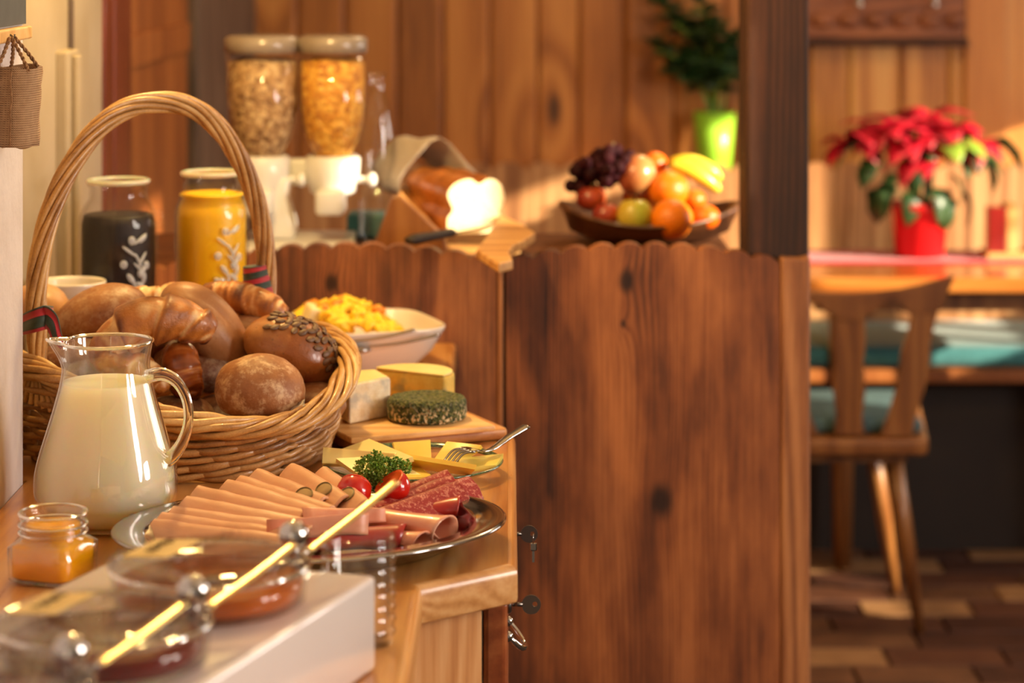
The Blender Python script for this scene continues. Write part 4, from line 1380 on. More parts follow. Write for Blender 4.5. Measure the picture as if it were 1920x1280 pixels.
fk = thing('fork', 'steel fork resting on the yellow slices with its handle over the worktop edge', 'fork', at(905, 847, 2.80))
fc = [(842, 866, 2.755), (860, 846, 2.775), (884, 843, 2.79), (905, 846, 2.80), (925, 840, 2.81), (955, 818, 2.83), (988, 798, 2.85)]
P = [at(*p) for p in fc]
zt_ = P[0].z
obj('handle', tube(spline([tuple(p) for p in P[3:]], 20), lambda t: .0032 + .0044 * t - (.002 if t > .96 else 0), 10, flat=.38, up=(0, 0, 1)), M['steel'], fk)
tn = [Vector(p) for p in spline([tuple(p) for p in P[:4]], 16)]
side = Vector((.35, .94, 0)).normalized()
side = Vector((.50, -.86, 0)).normalized()
G = [[tn[i] + side * (s * (.0030 + .0100 * min(1, (15 - i) / 5))) + Vector((0, 0, -.0015 * (1 - s * s))) for s in (-1, -.5, 0, .5, 1)] for i in range(8, 16)]
obj('neck', sheet(G, .0016), M['steel'], fk)
for s in (-.95, -.32, .32, .95):
    obj('tine', tube([tn[i] + side * (s * .0126) + Vector((0, 0, -.0006)) for i in range(0, 10)], lambda t: .0013 + .0012 * t, 8, flat=.6, up=(0, 0, 1)), M['steel'], fk)

# ------------------------------------------------------------------ bread basket
def wicker_mat(name, a, b, c_):
    m = Mat(name)
    v = m.coord()
    f = m.noise(v, 26, 4, .6)
    g = m.noise(v, 420, 3, .6)
    r = m.n('ObjectInfo').outputs['Random']
    ff = m.math('ADD', m.math('MULTIPLY', f, .6), m.math('MULTIPLY_ADD', g, .25, m.math('MULTIPLY', r, .22)))
    return m.done(m.bsdf(col=m.ramp(ff, [(.34, c_), (.54, b), (.74, a)]), rough=.38, coat=.15, nrm=m.bump(g, .35, .001)))
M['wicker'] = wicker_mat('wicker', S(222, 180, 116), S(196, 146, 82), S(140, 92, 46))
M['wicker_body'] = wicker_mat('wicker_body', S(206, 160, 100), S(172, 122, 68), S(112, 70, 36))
BC = Vector((-.412, 2.957, ZC + .001))
BA, BB = .212, .172
ub, vb = Vector((.7071, -.7071, 0)), Vector((.7071, .7071, 0))
def rim_h(ph):
    return .094 - .030 * math.cos(2 * ph + .52)
def bpt(ph, t, off=0.0, dz=0.0):
    """point on the basket wall; t 0 at the base, 1 at the rim"""
    k = .97 + .13 * t ** 1.2 + .02 * math.sin(PI * t)
    p = BC + ub * ((BA * k + off) * math.cos(ph)) + vb * ((BB * k + off) * math.sin(ph))
    p.z += .004 + (rim_h(ph) - .004) * t + dz
    return p
bk = thing('bread_basket', 'braided willow basket with a tall twisted handle, filled with rolls and croissants', 'basket', BC)
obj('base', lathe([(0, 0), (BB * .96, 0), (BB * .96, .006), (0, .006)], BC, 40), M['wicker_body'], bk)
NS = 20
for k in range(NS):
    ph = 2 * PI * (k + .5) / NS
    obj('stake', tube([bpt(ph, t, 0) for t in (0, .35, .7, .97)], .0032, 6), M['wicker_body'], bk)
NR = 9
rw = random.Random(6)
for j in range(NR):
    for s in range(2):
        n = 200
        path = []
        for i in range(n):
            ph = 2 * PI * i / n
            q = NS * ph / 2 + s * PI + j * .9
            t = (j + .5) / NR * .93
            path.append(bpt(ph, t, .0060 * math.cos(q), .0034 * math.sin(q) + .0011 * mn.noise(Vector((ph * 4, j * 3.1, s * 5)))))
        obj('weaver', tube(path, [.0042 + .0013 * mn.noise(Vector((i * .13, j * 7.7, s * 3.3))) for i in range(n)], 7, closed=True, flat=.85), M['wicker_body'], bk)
for s in range(7):
    n = 240
    path = []
    turns = 5.0
    for i in range(n):
        ph = 2 * PI * i / n
        q = turns * ph + 2 * PI * s / 7
        path.append(bpt(ph, 1.0, .004 + .0108 * math.cos(q) * (1 + .25 * math.sin(ph * 5 + s * 1.3)), .0095 * math.sin(q) * (1 + .2 * math.sin(ph * 5 + s * 2.1)) + .0015 * mn.noise(Vector((ph * 6, s * 4.0, 0)))))
    obj('rim_strand', tube(path, [.0043 + .0012 * mn.noise(Vector((i * .2, s * 9.1, 2))) for i in range(n)], 7, closed=True), M['wicker'], bk)
# handle
H1 = Vector((-.548, 2.845, 0)); H2 = Vector((-.312, 3.085, 0))
hm = (H1 + H2) / 2
hd_ = (H2 - H1) / 2
zf0, zf1 = ZC + .118, ZC + .418
def arch(u):
    """u 0..1 from the left foot over the top to the right foot"""
    a = PI * (1 - u)
    cx, sy = math.cos(a), math.sin(a)
    e = 2 / 2.35
    X = math.copysign(abs(cx) ** e, cx)
    Zz = abs(sy) ** e
    bulge = 1 + .06 * math.sin(PI * min(1, Zz * 1.1)) * (Zz < .9)
    return Vector((hm.x + hd_.x * X * bulge, hm.y + hd_.y * X * bulge, zf0 + (zf1 - zf0) * Zz))
NH = 96
ap = []
# even spacing
raw = [arch(i / 600) for i in range(601)]
L = [0]
for i in range(600):
    L.append(L[-1] + (raw[i + 1] - raw[i]).length)
k = 0
for i in range(NH):
    d = L[-1] * i / (NH - 1)
    while k < 599 and L[k + 1] < d:
        k += 1
    ap.append(raw[k].lerp(raw[k + 1], (d - L[k]) / max(1e-9, L[k + 1] - L[k])))
T, N, B_ = frames(ap, up=(.7071, -.7071, 0))
for s in range(13):
    ring, ns_, R = (0, 8, .0084) if s < 8 else (1, 5, .0036)
    ph = 2 * PI * s / ns_
    path, rad = [], []
    for i in range(NH):
        u = i / (NH - 1)
        q = ph + 2 * PI * 1.9 * u + (.5 * ring)
        e = min(u, 1 - u)
        Rr = R * (1 - .42 * math.exp(-(e / .03) ** 2)) * (1 + .10 * mn.noise(Vector((u * 9, s * 3.7, 0))))
        path.append(ap[i] + N[i] * math.cos(q) * Rr + B_[i] * math.sin(q) * Rr * 1.15)
        rad.append(.0036 + .0006 * mn.noise(Vector((u * 14, s * 5.1, 7))))
    obj('handle_strand', tube(path, rad, 8), M['wicker'], bk)
# spread feet that run down into the weave
for foot, ph0 in ((ap[1], -PI / 2 - .06), (ap[-2], PI / 2 + .05)):
    for k in range(9):
        d = (k - 4) / 4
        e = bpt(ph0 + d * .23, .62, .007)
        top = foot + Vector((.004 * d, -.004 * abs(d), .004))
        mid = top.lerp(e, .5) + Vector((0, -.003, 0))
        obj('foot_strand', tube(spline([tuple(top + Vector((0, 0, .015))), tuple(top), tuple(mid), tuple(e)], 16), .0036, 7), M['wicker'], bk)
m_ = Mat('tartan')
at_ = m_.n('Attribute', attribute_name='stripe').outputs['Fac']
st_ = m_.n('Math', {0: at_, 1: 1.0}, operation='FRACT').outputs[0]
col = m_.ramp(st_, [(0, S(38, 52, 36)), (.24, S(52, 68, 50)), (.28, S(16, 18, 16)), (.33, S(164, 28, 38)), (.70, S(190, 40, 50)), (.74, S(14, 14, 16)), (.80, S(40, 56, 40)), (1, S(40, 54, 38))], 'LINEAR')
M['tartan'] = m_.done(m_.bsdf(col=col, rough=.6, nrm=m_.bump(m_.noise(m_.coord(), 900, 2), .3, .001), sheen=.3))
# right binding: a cone of ribbon turns
path = ap[::-1][:16]
i0 = max(range(16), key=lambda i: path[i].z <= at(480, 497, 3.08).z and path[i].z or -1)
pth = [at(478, 498, 3.08), at(479, 510, 3.08), at(481, 524, 3.08), at(482, 538, 3.08), at(484, 556, 3.08)]
pth = [Vector((p.x, p.y, p.z)) for p in pth]
rr = [.0150, .0160, .0172, .0186, .0200]
ps = spline([tuple(p) + (r,) for p, r in zip(pth, rr)], 40)
vf = tube([p[:3] for p in ps], [p[3] * (1 + .02 * math.sin(i * 1.4)) for i, p in enumerate(ps)], 24)
stripe = []
for i in range(40):
    for k in range(24):
        stripe.append(i / 39 * 2.6 + .12 * math.sin(2 * PI * k / 24) + .2)
obj('ribbon', vf, M['tartan'], bk, attrs={'stripe': stripe})
# left binding: wrapped band and hanging tail
lp = [at(38, 592, 2.83), at(62, 578, 2.815), at(84, 570, 2.812), at(98, 574, 2.82)]
lp2 = [at(38, 628, 2.83), at(62, 622, 2.812), at(86, 616, 2.809), at(100, 613, 2.82)]
G, stripe = [], []
def ribbon(a, b, n, m, wob, off):
    G = []
    A_, B2 = spline([tuple(p) for p in a], n), spline([tuple(p) for p in b], n)
    vals = []
    for i in range(n):
        row = []
        for j in range(m):
            t = j / (m - 1)
            p = Vector(A_[i]).lerp(Vector(B2[i]), t)
            p.y -= off * math.sin(PI * i / (n - 1)) + wob * math.sin(t * 9 + i * .3)
            row.append(p)
            vals.append(t * 1.3 + .2)
        G.append(row)
    vf = sheet(G, .0012)
    return vf, vals + vals
vf, vals = ribbon(lp, lp2, 16, 10, .0014, .012)
obj('ribbon', vf, M['tartan'], bk, attrs={'stripe': vals})
vf, vals = ribbon([at(82, 572, 2.805), at(96, 576, 2.80), at(110, 592, 2.80), at(116, 622, 2.802), at(120, 648, 2.805)],
                  [at(84, 612, 2.807), at(88, 614, 2.803), at(92, 620, 2.803), at(98, 636, 2.805), at(114, 654, 2.806)], 18, 8, .0012, .004)
obj('ribbon_tail', vf, M['tartan'], bk, attrs={'stripe': vals})

# ------------------------------------------------------------------ breads in the basket
M['roll_floury'] = crust_mat('roll_floury', S(180, 122, 72), S(146, 90, 48), S(104, 58, 30), .55, flour=.8, flourcol=S(224, 190, 146), attr=False, bump=.45, bscale=70)
M['roll_pale'] = crust_mat('roll_pale', S(200, 152, 104), S(170, 116, 70), S(134, 84, 48), .42, flour=.25, flourcol=S(220, 180, 128), attr=False, scale=7, bump=.22, bscale=60, specks=.25)
M['roll_brown'] = crust_mat('roll_brown', S(182, 126, 76), S(144, 88, 46), S(98, 54, 26), .42, flour=.3, attr=False, scale=9, bump=.35, bscale=90, specks=.3)
M['roll_glossy'] = crust_mat('roll_glossy', S(196, 138, 74), S(154, 86, 34), S(88, 42, 16), .3, attr=False, coat=.28, scale=9, bump=.5, bscale=70, specks=.4)
M['laugen'] = crust_mat('laugen', S(206, 142, 76), S(168, 88, 34), S(112, 50, 18), .25, coat=.4, scale=8, bump=.15, bscale=40)
M['croissant'] = crust_mat('croissant', S(238, 204, 148), S(188, 116, 48), S(92, 38, 16), .34, coat=.22, scale=12, bump=.8, bscale=75)
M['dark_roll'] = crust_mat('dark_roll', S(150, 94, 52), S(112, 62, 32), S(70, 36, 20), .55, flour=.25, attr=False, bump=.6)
M['seed'] = plain('seed', S(126, 92, 62), S(88, 60, 38), 90, .5, bump=.2, bscale=200)

def roll(px, py, Y, r, ang, mt, name, label, yaw=0, wob=.05, seed=0, flat=.10, crease=None, pitch=0.0):
    """r = (half length, half depth, half height) in metres; ang rotates in the picture plane"""
    c = at(px, py, Y)
    R = (Matrix.Rotation(ang, 3, 'Y') @ Matrix.Rotation(yaw, 3, 'Z') @ Matrix.Rotation(pitch, 3, 'X'))
    def fn(u):
        q = u.copy()
        if q.z < -.55:
            q.z = -.55 + (q.z + .55) * .45
        d = 1 + wob * mn.noise(u * 1.3 + Vector((seed, 0, 0))) + wob * .35 * mn.noise(u * 4 + Vector((seed, 5, 0)))
        if crease:
            d -= crease * math.exp(-((u.y + .55) / .10) ** 2) * max(0, 1 - abs(u.x) * 1.1)
        return q * d
    vf = ball((0, 0, 0), r, 56, 36, fn, R)
    low = min(p.z for p in vf[0])
    t = thing(name, label, 'bread', c + Vector((0, 0, low)))
    return t, obj('crust', move(vf, c), M[mt], t), R, c, fn

roll(487, 731, 2.845, (.0535, .050, .0415), .05, 'roll_floury', 'bread_roll', 'round flour dusted roll at the front rim of the basket', seed=3, wob=.05)
st, body, R, c, fn = roll(547, 657, 2.955, (.0600, .047, .0400), math.radians(24), 'roll_glossy', 'seeded_roll', 'shiny roll topped with pumpkin seeds at the right end of the basket', seed=5, wob=.05)
sv = ball((0, 0, 0), (.0074, .0042, .0019), 12, 6, lambda u: Vector((u.x, u.y * (1 - .35 * max(0, u.x)), u.z)))
rs = random.Random(14)
s0 = None
placed = []
tries = 0
while len(placed) < 60 and tries < 9000:
    tries += 1
    u = Vector((rs.uniform(-.7, 1), rs.uniform(-1, .6), rs.uniform(-.2, 1)))
    if u.length < .1:
        continue
    u.normalize()
    # ridge running over the top to the right hand end
    dd = abs(u.y + .15) + (.0 if u.x > -.62 else 1)
    if dd > .55 or u.z < .05:
        continue
    q = fn(u)
    p = c + R @ Vector((q.x * .0600, q.y * .047, q.z * .0400))
    nrm = (R @ Vector((u.x / .0600, u.y / .047, u.z / .0400))).normalized()
    if any((p - o_).length < .0085 for o_ in placed):
        continue
    placed.append(p)
    rot = nrm.to_track_quat('Z', 'Y').to_matrix() @ Matrix.Rotation(rs.uniform(-.7, .7) + .3, 3, 'Z') @ Matrix.Rotation(rs.uniform(-.25, .25), 3, 'Y')
    P_ = p + nrm * .0010
    if s0 is None:
        s0 = obj('seed', move(sv, P_), M['seed'], st, loc=P_)
        o = s0
    else:
        o = copy_obj(s0, P_ - wl(st), parent=st)
    o.rotation_euler = rot.to_euler()
roll(384, 613, 2.975, (.0680, .046, .0385), math.radians(46), 'roll_pale', 'long_roll', 'long smooth pale roll leaning down in the middle of the basket', seed=8, wob=.03, crease=.10)
roll(190, 596, 2.985, (.0600, .050, .0390), math.radians(-20), 'roll_brown', 'long_roll', 'oval matte brown roll left of the big croissant', seed=11, wob=.03)
roll(76, 580, 3.04, (.038, .045, .032), .35, 'roll_pale', 'bread_roll', 'pale roll behind the left handle foot of the basket', seed=14)
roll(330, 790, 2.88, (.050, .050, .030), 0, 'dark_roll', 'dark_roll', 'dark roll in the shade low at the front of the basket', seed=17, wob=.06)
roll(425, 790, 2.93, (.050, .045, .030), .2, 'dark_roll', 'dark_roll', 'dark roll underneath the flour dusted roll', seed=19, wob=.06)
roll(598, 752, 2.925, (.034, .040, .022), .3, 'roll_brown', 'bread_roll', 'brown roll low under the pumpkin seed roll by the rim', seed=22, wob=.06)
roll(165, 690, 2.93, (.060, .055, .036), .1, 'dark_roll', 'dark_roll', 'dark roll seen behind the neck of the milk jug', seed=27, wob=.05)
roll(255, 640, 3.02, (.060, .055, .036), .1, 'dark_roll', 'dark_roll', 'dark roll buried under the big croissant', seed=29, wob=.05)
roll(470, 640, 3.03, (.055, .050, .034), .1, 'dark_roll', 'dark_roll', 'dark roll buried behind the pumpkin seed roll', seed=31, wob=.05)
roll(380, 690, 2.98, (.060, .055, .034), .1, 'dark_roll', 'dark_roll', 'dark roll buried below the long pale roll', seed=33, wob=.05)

def croissant(pts, nseg, name, label, mt='croissant', flat=.88, n=160, sides=36, amp=.19, twist=.6, seed=0, cat='croissant', pale=.0):
    """pts = (px, py, Y, radius px)"""
    P = spline([tuple(at(a, b, Y)) + (r * Y / F,) for a, b, Y, r in pts], n)
    path = [Vector(p[:3]) for p in P]
    T, N, B_ = frames(path, up=(0, -.6, 1))
    V, Fc, bake = [], [], []
    for i in range(n):
        s = i / (n - 1)
        for k in range(sides):
            a = 2 * PI * k / sides
            ph = nseg * s + twist * math.sin(a + seed) * .35 + .5 * abs(s - .5) * math.cos(a)
            fr = ph - math.floor(ph)
            # each wrapped layer starts thin and ends in a rounded lip
            prof = (fr ** .8) * (1 - max(0, (fr - .88) / .12) ** 2)
            edge_ = 1 if 0 < i < n - 1 else .35
            r = P[i][3] * edge_ * (1 - amp + amp * 1.25 * prof + .05 * mn.noise(Vector((s * 8, math.cos(a), math.sin(a) + seed))))
            V.append(path[i] + B_[i] * math.cos(a) * r + N[i] * math.sin(a) * r * flat)
            streak = .34 * mn.noise(Vector((s * 26 + .8 * math.sin(a), math.cos(a) * 1.1 + s, math.sin(a) * 1.1 + seed))) + .22 * mn.noise(Vector((s * 5, math.cos(a) * 2, math.sin(a) * 2 + seed)))
            tip = .3 * max(0, abs(s - .5) * 2 - .72) / .28
            bake.append(min(1, max(0, .10 + .60 * prof + streak + tip - pale)))
    for i in range(n - 1):
        for k in range(sides):
            Fc.append((i * sides + k, i * sides + (k + 1) % sides, (i + 1) * sides + (k + 1) % sides, (i + 1) * sides + k))
    Fc.append(tuple(range(sides))[::-1]); Fc.append(tuple((n - 1) * sides + k for k in range(sides)))
    low = min(p.z for p in V)
    t = thing(name, label, cat, Vector((path[n // 2].x, path[n // 2].y, low)))
    obj('crust', (V, Fc), M[mt], t, attrs={'bake': bake})
    return t
croissant([(396, 624, 2.890, 27), (372, 610, 2.885, 40), (330, 598, 2.88, 47), (280, 600, 2.875, 53), (232, 626, 2.875, 50), (208, 660, 2.875, 44), (232, 686, 2.865, 38), (272, 700, 2.855, 34), (300, 722, 2.85, 24), (306, 736, 2.85, 12)],
          6.5, 'croissant', 'big curled golden croissant on top at the middle of the basket')
croissant([(330, 650, 2.905, 24), (336, 664, 2.895, 34), (341, 688, 2.885, 36), (348, 712, 2.88, 38), (360, 734, 2.875, 26), (366, 744, 2.87, 12)], 2.2, 'pretzel_roll', 'glossy brown lye roll with a cracked top, standing below the croissant', 'laugen', .95, 70, 26, .08, .3, 3, 'bread')
croissant([(382, 540, 3.06, 12), (402, 548, 3.055, 24), (440, 556, 3.05, 32), (480, 568, 3.04, 34), (516, 582, 3.03, 28), (538, 590, 3.03, 14)], 3.4, 'croissant', 'twisted glossy croissant at the back below the ribbon binding', 'croissant', .9, 90, 24, .10, .8, 6)
croissant([(400, 606, 3.05, 30), (450, 612, 3.04, 34), (500, 622, 3.04, 30), (520, 626, 3.03, 16)], 3, 'croissant', 'shaded croissant underneath the twisted one at the back', 'croissant', .9, 60, 20, .10, .8, 8)
croissant([(232, 552, 3.085, 14), (262, 556, 3.08, 22), (300, 560, 3.08, 26), (330, 548, 3.085, 22), (350, 545, 3.09, 10)], 4.2, 'croissant', 'croissant at the very back lit yellow on top', 'croissant', .9, 70, 20, .12, .8, 2, pale=.3)
G = []
for i in range(9):
    row = []
    for j in range(7):
        p = at(528 + i * 5.4, 791 - i * 3.2 - j * 3.2, 2.797 + .004 * j)
        row.append(p + Vector((0, .007 * mn.noise(Vector((i * .7, j * .8, 1))), .006 * mn.noise(Vector((i * .6, j * .7, 4))))))
    G.append(row)
tag(obj('paper_scrap', sheet(G, .0008), M['paper']), 'small crumpled greyish scrap between the flour dusted roll and the rim', 'paper')

# ------------------------------------------------------------------ milk jug
JC = Vector(((199 - 960) * 2.575 / F, 2.575, ZC + .001))
jg = thing('milk_jug', 'rounded glass jug full of milk at the front left of the basket', 'jug', JC)
jo = [(.049, 0), (.060, .003), (.0695, .015), (.0742, .030), (.0750, .042), (.0735, .058), (.0690, .076), (.0635, .094), (.0580, .112), (.0525, .131), (.0485, .147), (.0462, .160), (.0456, .167), (.0462, .174), (.0478, .183), (.0490, .1905)]
jo = [tuple(p) for p in spline(jo, 46)]
TH = .0024
def spout(p, a):
    d = abs(math.atan2(math.sin(a - PI * 1.02), math.cos(a - PI * 1.02)))
    k = max(0, 1 - d / .42)
    k = k * k * (3 - 2 * k)
    h = max(0, (p.z - .160) / .03)
    f = k * h ** 1.4 * .0125
    pin = max(0, 1 - abs(d - .46) / .22) * h * -.003
    r = math.hypot(p.x, p.y)
    if r < 1e-5:
        return p
    s = (r + f + pin) / r
    return Vector((p.x * s, p.y * s, p.z + f * .18))
pj = jo + [(.0484, .1918), (.0474, .1905)] + [(r - TH, z + (0 if z > .02 else .004)) for r, z in jo[::-1]] + [(0, .0045)]
obj('jug_glass', lathe(pj, JC, 96, fn=spout), M['jug_glass'], jg)
obj('rim', tube([spout(Vector((.0482 * math.cos(a), .0482 * math.sin(a), .1910)), math.atan2(math.sin(a), math.cos(a))) + JC for a in [2 * PI * i / 96 for i in range(96)]], .0019, 10, closed=True), M['solid_glass'], jg)
mi = [(0, .0052)] + [(r - TH - .0006, z + (0 if z > .02 else .0046)) for r, z in jo if z < .149] + [(.0452, .1495), (.0440, .1492), (0, .1490)]
M['milk'] = liquid('milk', S(246, 234, 206), .35, .0)
m_ = Mat('milk')
b_ = m_.bsdf(col=S(248, 230, 192), rough=.35, sss=1.0, ssss=.14, sssr=(1, .62, .28), coat=.1)
M['milk'] = m_.done(b_)
obj('milk', lathe(mi, JC, 72), M['milk'], jg)
hp_ = [at(276, 706, 2.567), at(304, 701, 2.562), at(332, 716, 2.558), at(350, 750, 2.556), at(353, 790, 2.556), at(343, 826, 2.558), at(326, 852, 2.560), at(308, 866, 2.563)]
obj('handle', tube(spline([tuple(p) for p in hp_], 44), lambda t: .0064 + .0012 * math.cos(2 * PI * t), 18, flat=.72, up=(0, -1, 0)), M['solid_glass'], jg)

# ------------------------------------------------------------------ steel platter with cold cuts
PC = Vector((-.2020, 2.468, ZC + .001))
PA, PB, PT = .200, .160, math.radians(19)
e1 = Vector((math.cos(PT), math.sin(PT), 0)); e2 = Vector((-math.sin(PT), math.cos(PT), 0))
pl = thing('steel_platter', 'oval polished steel platter of sliced cold cuts at the front of the worktop', 'platter', PC)
prof = [(0, 0), (.135, 0), (.146, .002), (.156, .009), (.166, .0205), (.171, .0238), (.196, .0262), (.1995, .0258), (.1998, .0240), (.197, .0237)]
prof = prof + [(.171, .0212), (.157, .005), (.147, .0008)][:0] + [(.1715, .0222), (.1665, .0188), (.157, .0074), (.1462, .0004)]
prof_in = [(0, .0022), (.134, .0022), (.1455, .0038), (.1550, .0105), (.1648, .0218), (.1704, .0252), (.1955, .0276), (.1990, .0274), (.2003, .0262), (.2003, .0248), (.1985, .0238), (.1960, .0246), (.1712, .0222), (.1662, .0190), (.1565, .0076), (.1465, .0004), (.134, 0), (0, 0)]
def oval(p, a):
    r = math.hypot(p.x, p.y)
    q = e1 * p.x + e2 * (p.y / r * (r - .040 * min(1, r / .135)) if r > 1e-6 else 0)
    return Vector((q.x, q.y, p.z))
obj('tray', lathe(prof_in, PC, 128, fn=oval), M['steel'], pl)
FZ = ZC + .0042
def meat_mat(name, c1, c2, speck=None, sscale=200, smix=.8, lo=.50, hi=.58, rough=.38, bump=.15):
    m = Mat(name)
    v = m.coord()
    col = m.ramp(m.noise(v, 14, 4), [(.3, c2), (.7, c1)])
    f = m.noise(v, sscale, 3, .65)
    if speck:
        col = m.mix(m.math('MULTIPLY', m.step(f, lo, hi), smix), col, speck)
    return m.done(m.bsdf(col=col, rough=rough, coat=.15, nrm=m.bump(f, bump, .002), sss=.12, ssss=.004, sssr=(1, .6, .4)))
M['sausage'] = meat_mat('sausage', S(228, 174, 132), S(218, 158, 114), S(184, 106, 74), 130, .5, .70, .78)
M['salami'] = meat_mat('salami', S(160, 44, 40), S(138, 34, 32), S(206, 132, 108), 230, .75, .50, .62, .42, .3)
M['ham'] = meat_mat('ham', S(232, 162, 128), S(220, 142, 108), S(236, 184, 154), 30, .5, .5, .7, .34)
M['cured'] = meat_mat('cured', S(180, 46, 36), S(150, 30, 26), S(206, 96, 76), 40, .4, .55, .7, .3)
M['olive'] = plain('olive', S(186, 154, 96), S(164, 132, 78), 60, .35, coat=.2)
M['olive_rim'] = plain('olive_rim', S(140, 116, 62), None, 60, .4)
def half_slice(O, I, R_b, tau, side, mt, name, label, th=.0036, p=3.0, bulge=.10, curl=.0, group=None, cat='cold cut', zmin=None):
    """disc folded once: its fold runs from the outer end O to the inner end I, the flap slopes down to one side (side=+1 left of O->I)"""
    O, I = Vector(O), Vector(I)
    d = I - O
    Lh = d.length / 2
    r = d.normalized()
    wv = Vector((-r.y, r.x, 0)).normalized() * side
    na, nb = 22, 9
    G = []
    for i in range(na + 1):
        a = -math.cos(PI * i / na)
        bm_ = R_b * max(.02, (1 - abs(a) ** p)) ** (1 / p)
        row = []
        for j in range(nb + 1):
            t = j / nb
            b = t * bm_
            q = (O + I) / 2 + r * (a * Lh)
            cv = math.sin(t * PI / 2)
            q = q + wv * (b * math.cos(tau) + .004 * (t ** .5)) + Vector((0, 0, -b * math.sin(tau) + bulge * R_b * math.sin(PI * t) * .25))
            q += wv * curl * a * a
            q.z += .0012 * mn.noise(q * 45)
            zm = (zmin if zmin is not None else FZ + .002)
            if q.z < zm:
                q.z = zm
            row.append(q)
        G.append(row)
    # the folded edge rolls over and the second layer tucks in behind
    for i_, r_ in enumerate(G):
        q0 = r_[0]
        e_ = max(.12, 1 - abs(math.cos(PI * i_ / na)) ** 5)
        r_[:0] = [q0 - wv * .0050 * e_ - Vector((0, 0, .0085 * e_)), q0 - wv * .0048 * e_ - Vector((0, 0, .0035 * e_)), q0 - wv * .0030 * e_ - Vector((0, 0, .0006 * e_))]
    vf = sheet(G, th if side < 0 else -th)
    o = obj(name, vf, M[mt], smooth=True)
    tag(o, label, cat, group)
    return o, G
zc = .040
sl_px = [((291, 978), (560, 1012), .026), ((305, 966), (590, 1004), .030), ((326, 954), (620, 995), .034), ((351, 934), (650, 992), .040), ((372, 915), (660, 984), .043),
         ((428, 903), (672, 978), .045), ((452, 896), (680, 972), .047), ((484, 884), (690, 968), .049), ((548, 873), (700, 962), .053), ((608, 880), (712, 962), .052)]
names = ['frontmost sausage slice of the fan, lowest on the platter', 'second sausage slice of the fan counted from the front left', 'third sausage slice of the fan counted from the front left', 'fourth sausage slice of the fan, first with a tall rounded end',
         'fifth sausage slice in the middle of the fan', 'sixth sausage slice of the fan counted from the front', 'seventh sausage slice of the fan, with an olive disc near its foot', 'eighth sausage slice of the fan, third from the tomatoes', 'tall wide sausage slice with olive disc, second from the tomatoes', 'last sausage slice with olive disc, beside the left tomato']
for k in range(9, -1, -1):
    (ox, oy), (ix, iy), z = sl_px[k]
    O = on(ox, oy, ZC + z)
    I = on(ix, iy, ZC + .030 + .0012 * k)
    # keep a realistic slice length
    d = (I - O)
    lim = .165 if k < 3 else .150 if k < 7 else .128
    if d.length > lim:
        I = O + d * (lim / d.length)
    o, G = half_slice(O, I, .050 if k > 2 else .034, math.radians(52 if k > 3 else 46), -1, 'sausage', 'sausage_slice', names[k], .0034, 3.2)
    if k in (7, 8, 9):
        tx, ty = {7: (572, 925), 8: (612, 917), 9: (655, 918)}[k]
        best = min(((abs(960 + F * G[a][b].x / G[a][b].y - tx) + abs(-100 + F * (HC - G[a][b].z) / G[a][b].y - ty), a, b) for a in range(3, 20) for b in range(4, 12)))
        a, b = best[1], best[2]
        q = G[a][b]
        nn = (G[a + 1][b] - G[a - 1][b]).cross(G[a][b + 1] - G[a][b - 1]).normalized()
        if nn.y > 0:
            nn = -nn
        e_ = (G[a + 1][b] - G[a - 1][b]).normalized()
        Rm = Matrix((e_, nn.cross(e_), nn)).transposed().to_4x4()
        vf = xf(ball((0, 0, 0), (.0125, .0085, .0014), 24, 8), Matrix.Translation(q + nn * .0040) @ Rm)
        obj('olive_disc', vf, M['olive'], o)
        vf = xf(lathe([(.0118, 0), (.0124, .0018), (.0130, 0)], (0, 0, 0), 28), Matrix.Translation(q + nn * .0038) @ Rm @ Matrix.Diagonal((1, .68, 1, 1)))
        obj('olive_edge', vf, M['olive_rim'], o)
# salami
sa_px = [((878, 896), (720, 950), .034, 'salami slice at the far right of the platter, behind the others'), ((838, 884), (700, 940), .046, 'salami slice with the highest peak, next to the right tomato'),
         ((846, 894), (690, 952), .044, 'salami slice in the middle of the salami fan'), ((858, 904), (690, 966), .042, 'frontmost speckled salami slice beside the folded ham')]
for (o_, i_, z, lab) in sa_px:
    half_slice(on(*o_, ZC + z), on(*i_, ZC + .030), .046, math.radians(50), 1, 'salami', 'salami_slice', lab, .0026, 3.4)
def scroll(p0, p1, r, mt, name, label, turns=1.35, cat='cold cut', flat=.8, taper=.0):
    """a loosely rolled slice, open at the p1 end"""
    p0, p1 = Vector(p0), Vector(p1)
    ax = (p1 - p0).normalized()
    sd = Vector((-ax.y, ax.x, 0)).normalized()
    up = ax.cross(sd)
    if up.z < 0:
        up = -up
    G = []
    for i in range(13):
        s = i / 12
        row = []
        for j in range(40):
            t = j / 39
            a = -1.9 - 2 * PI * turns * t
            rr = r * (1 - .34 * t) * (1 + .06 * mn.noise(Vector((s * 3, t * 5, r * 900)))) * (1 - taper * (1 - s))
            fl = 1 + .30 * max(0, (s - .55) / .45) ** 2 * (1 - .5 * t)
            row.append(p0.lerp(p1, s) + ax * (.013 * s ** 3 * math.cos(a) * (1 - .4 * t)) + sd * math.cos(a) * rr * fl + up * math.sin(a) * rr * flat * fl + ax * .005 * math.sin(a * 1.3) + (ax * .006 * (1 - t) if s > .9 else ax * 0))
        G.append(row)
    o = obj(name, sheet(G, .0018), M[mt])
    return tag(o, label, cat)
def pz(px, py, z):
    return on(px, py, ZC + z)
scroll(pz(690, 970, .026), pz(832, 992, .0215), .0170, 'ham', 'ham_roll', 'rolled pink cooked ham slice with its open end to the right', taper=.1)
scroll(pz(770, 962, .020), pz(856, 950, .024), .0135, 'cured', 'salami_roll', 'small dark red rolled slice end under the salami', taper=.2)
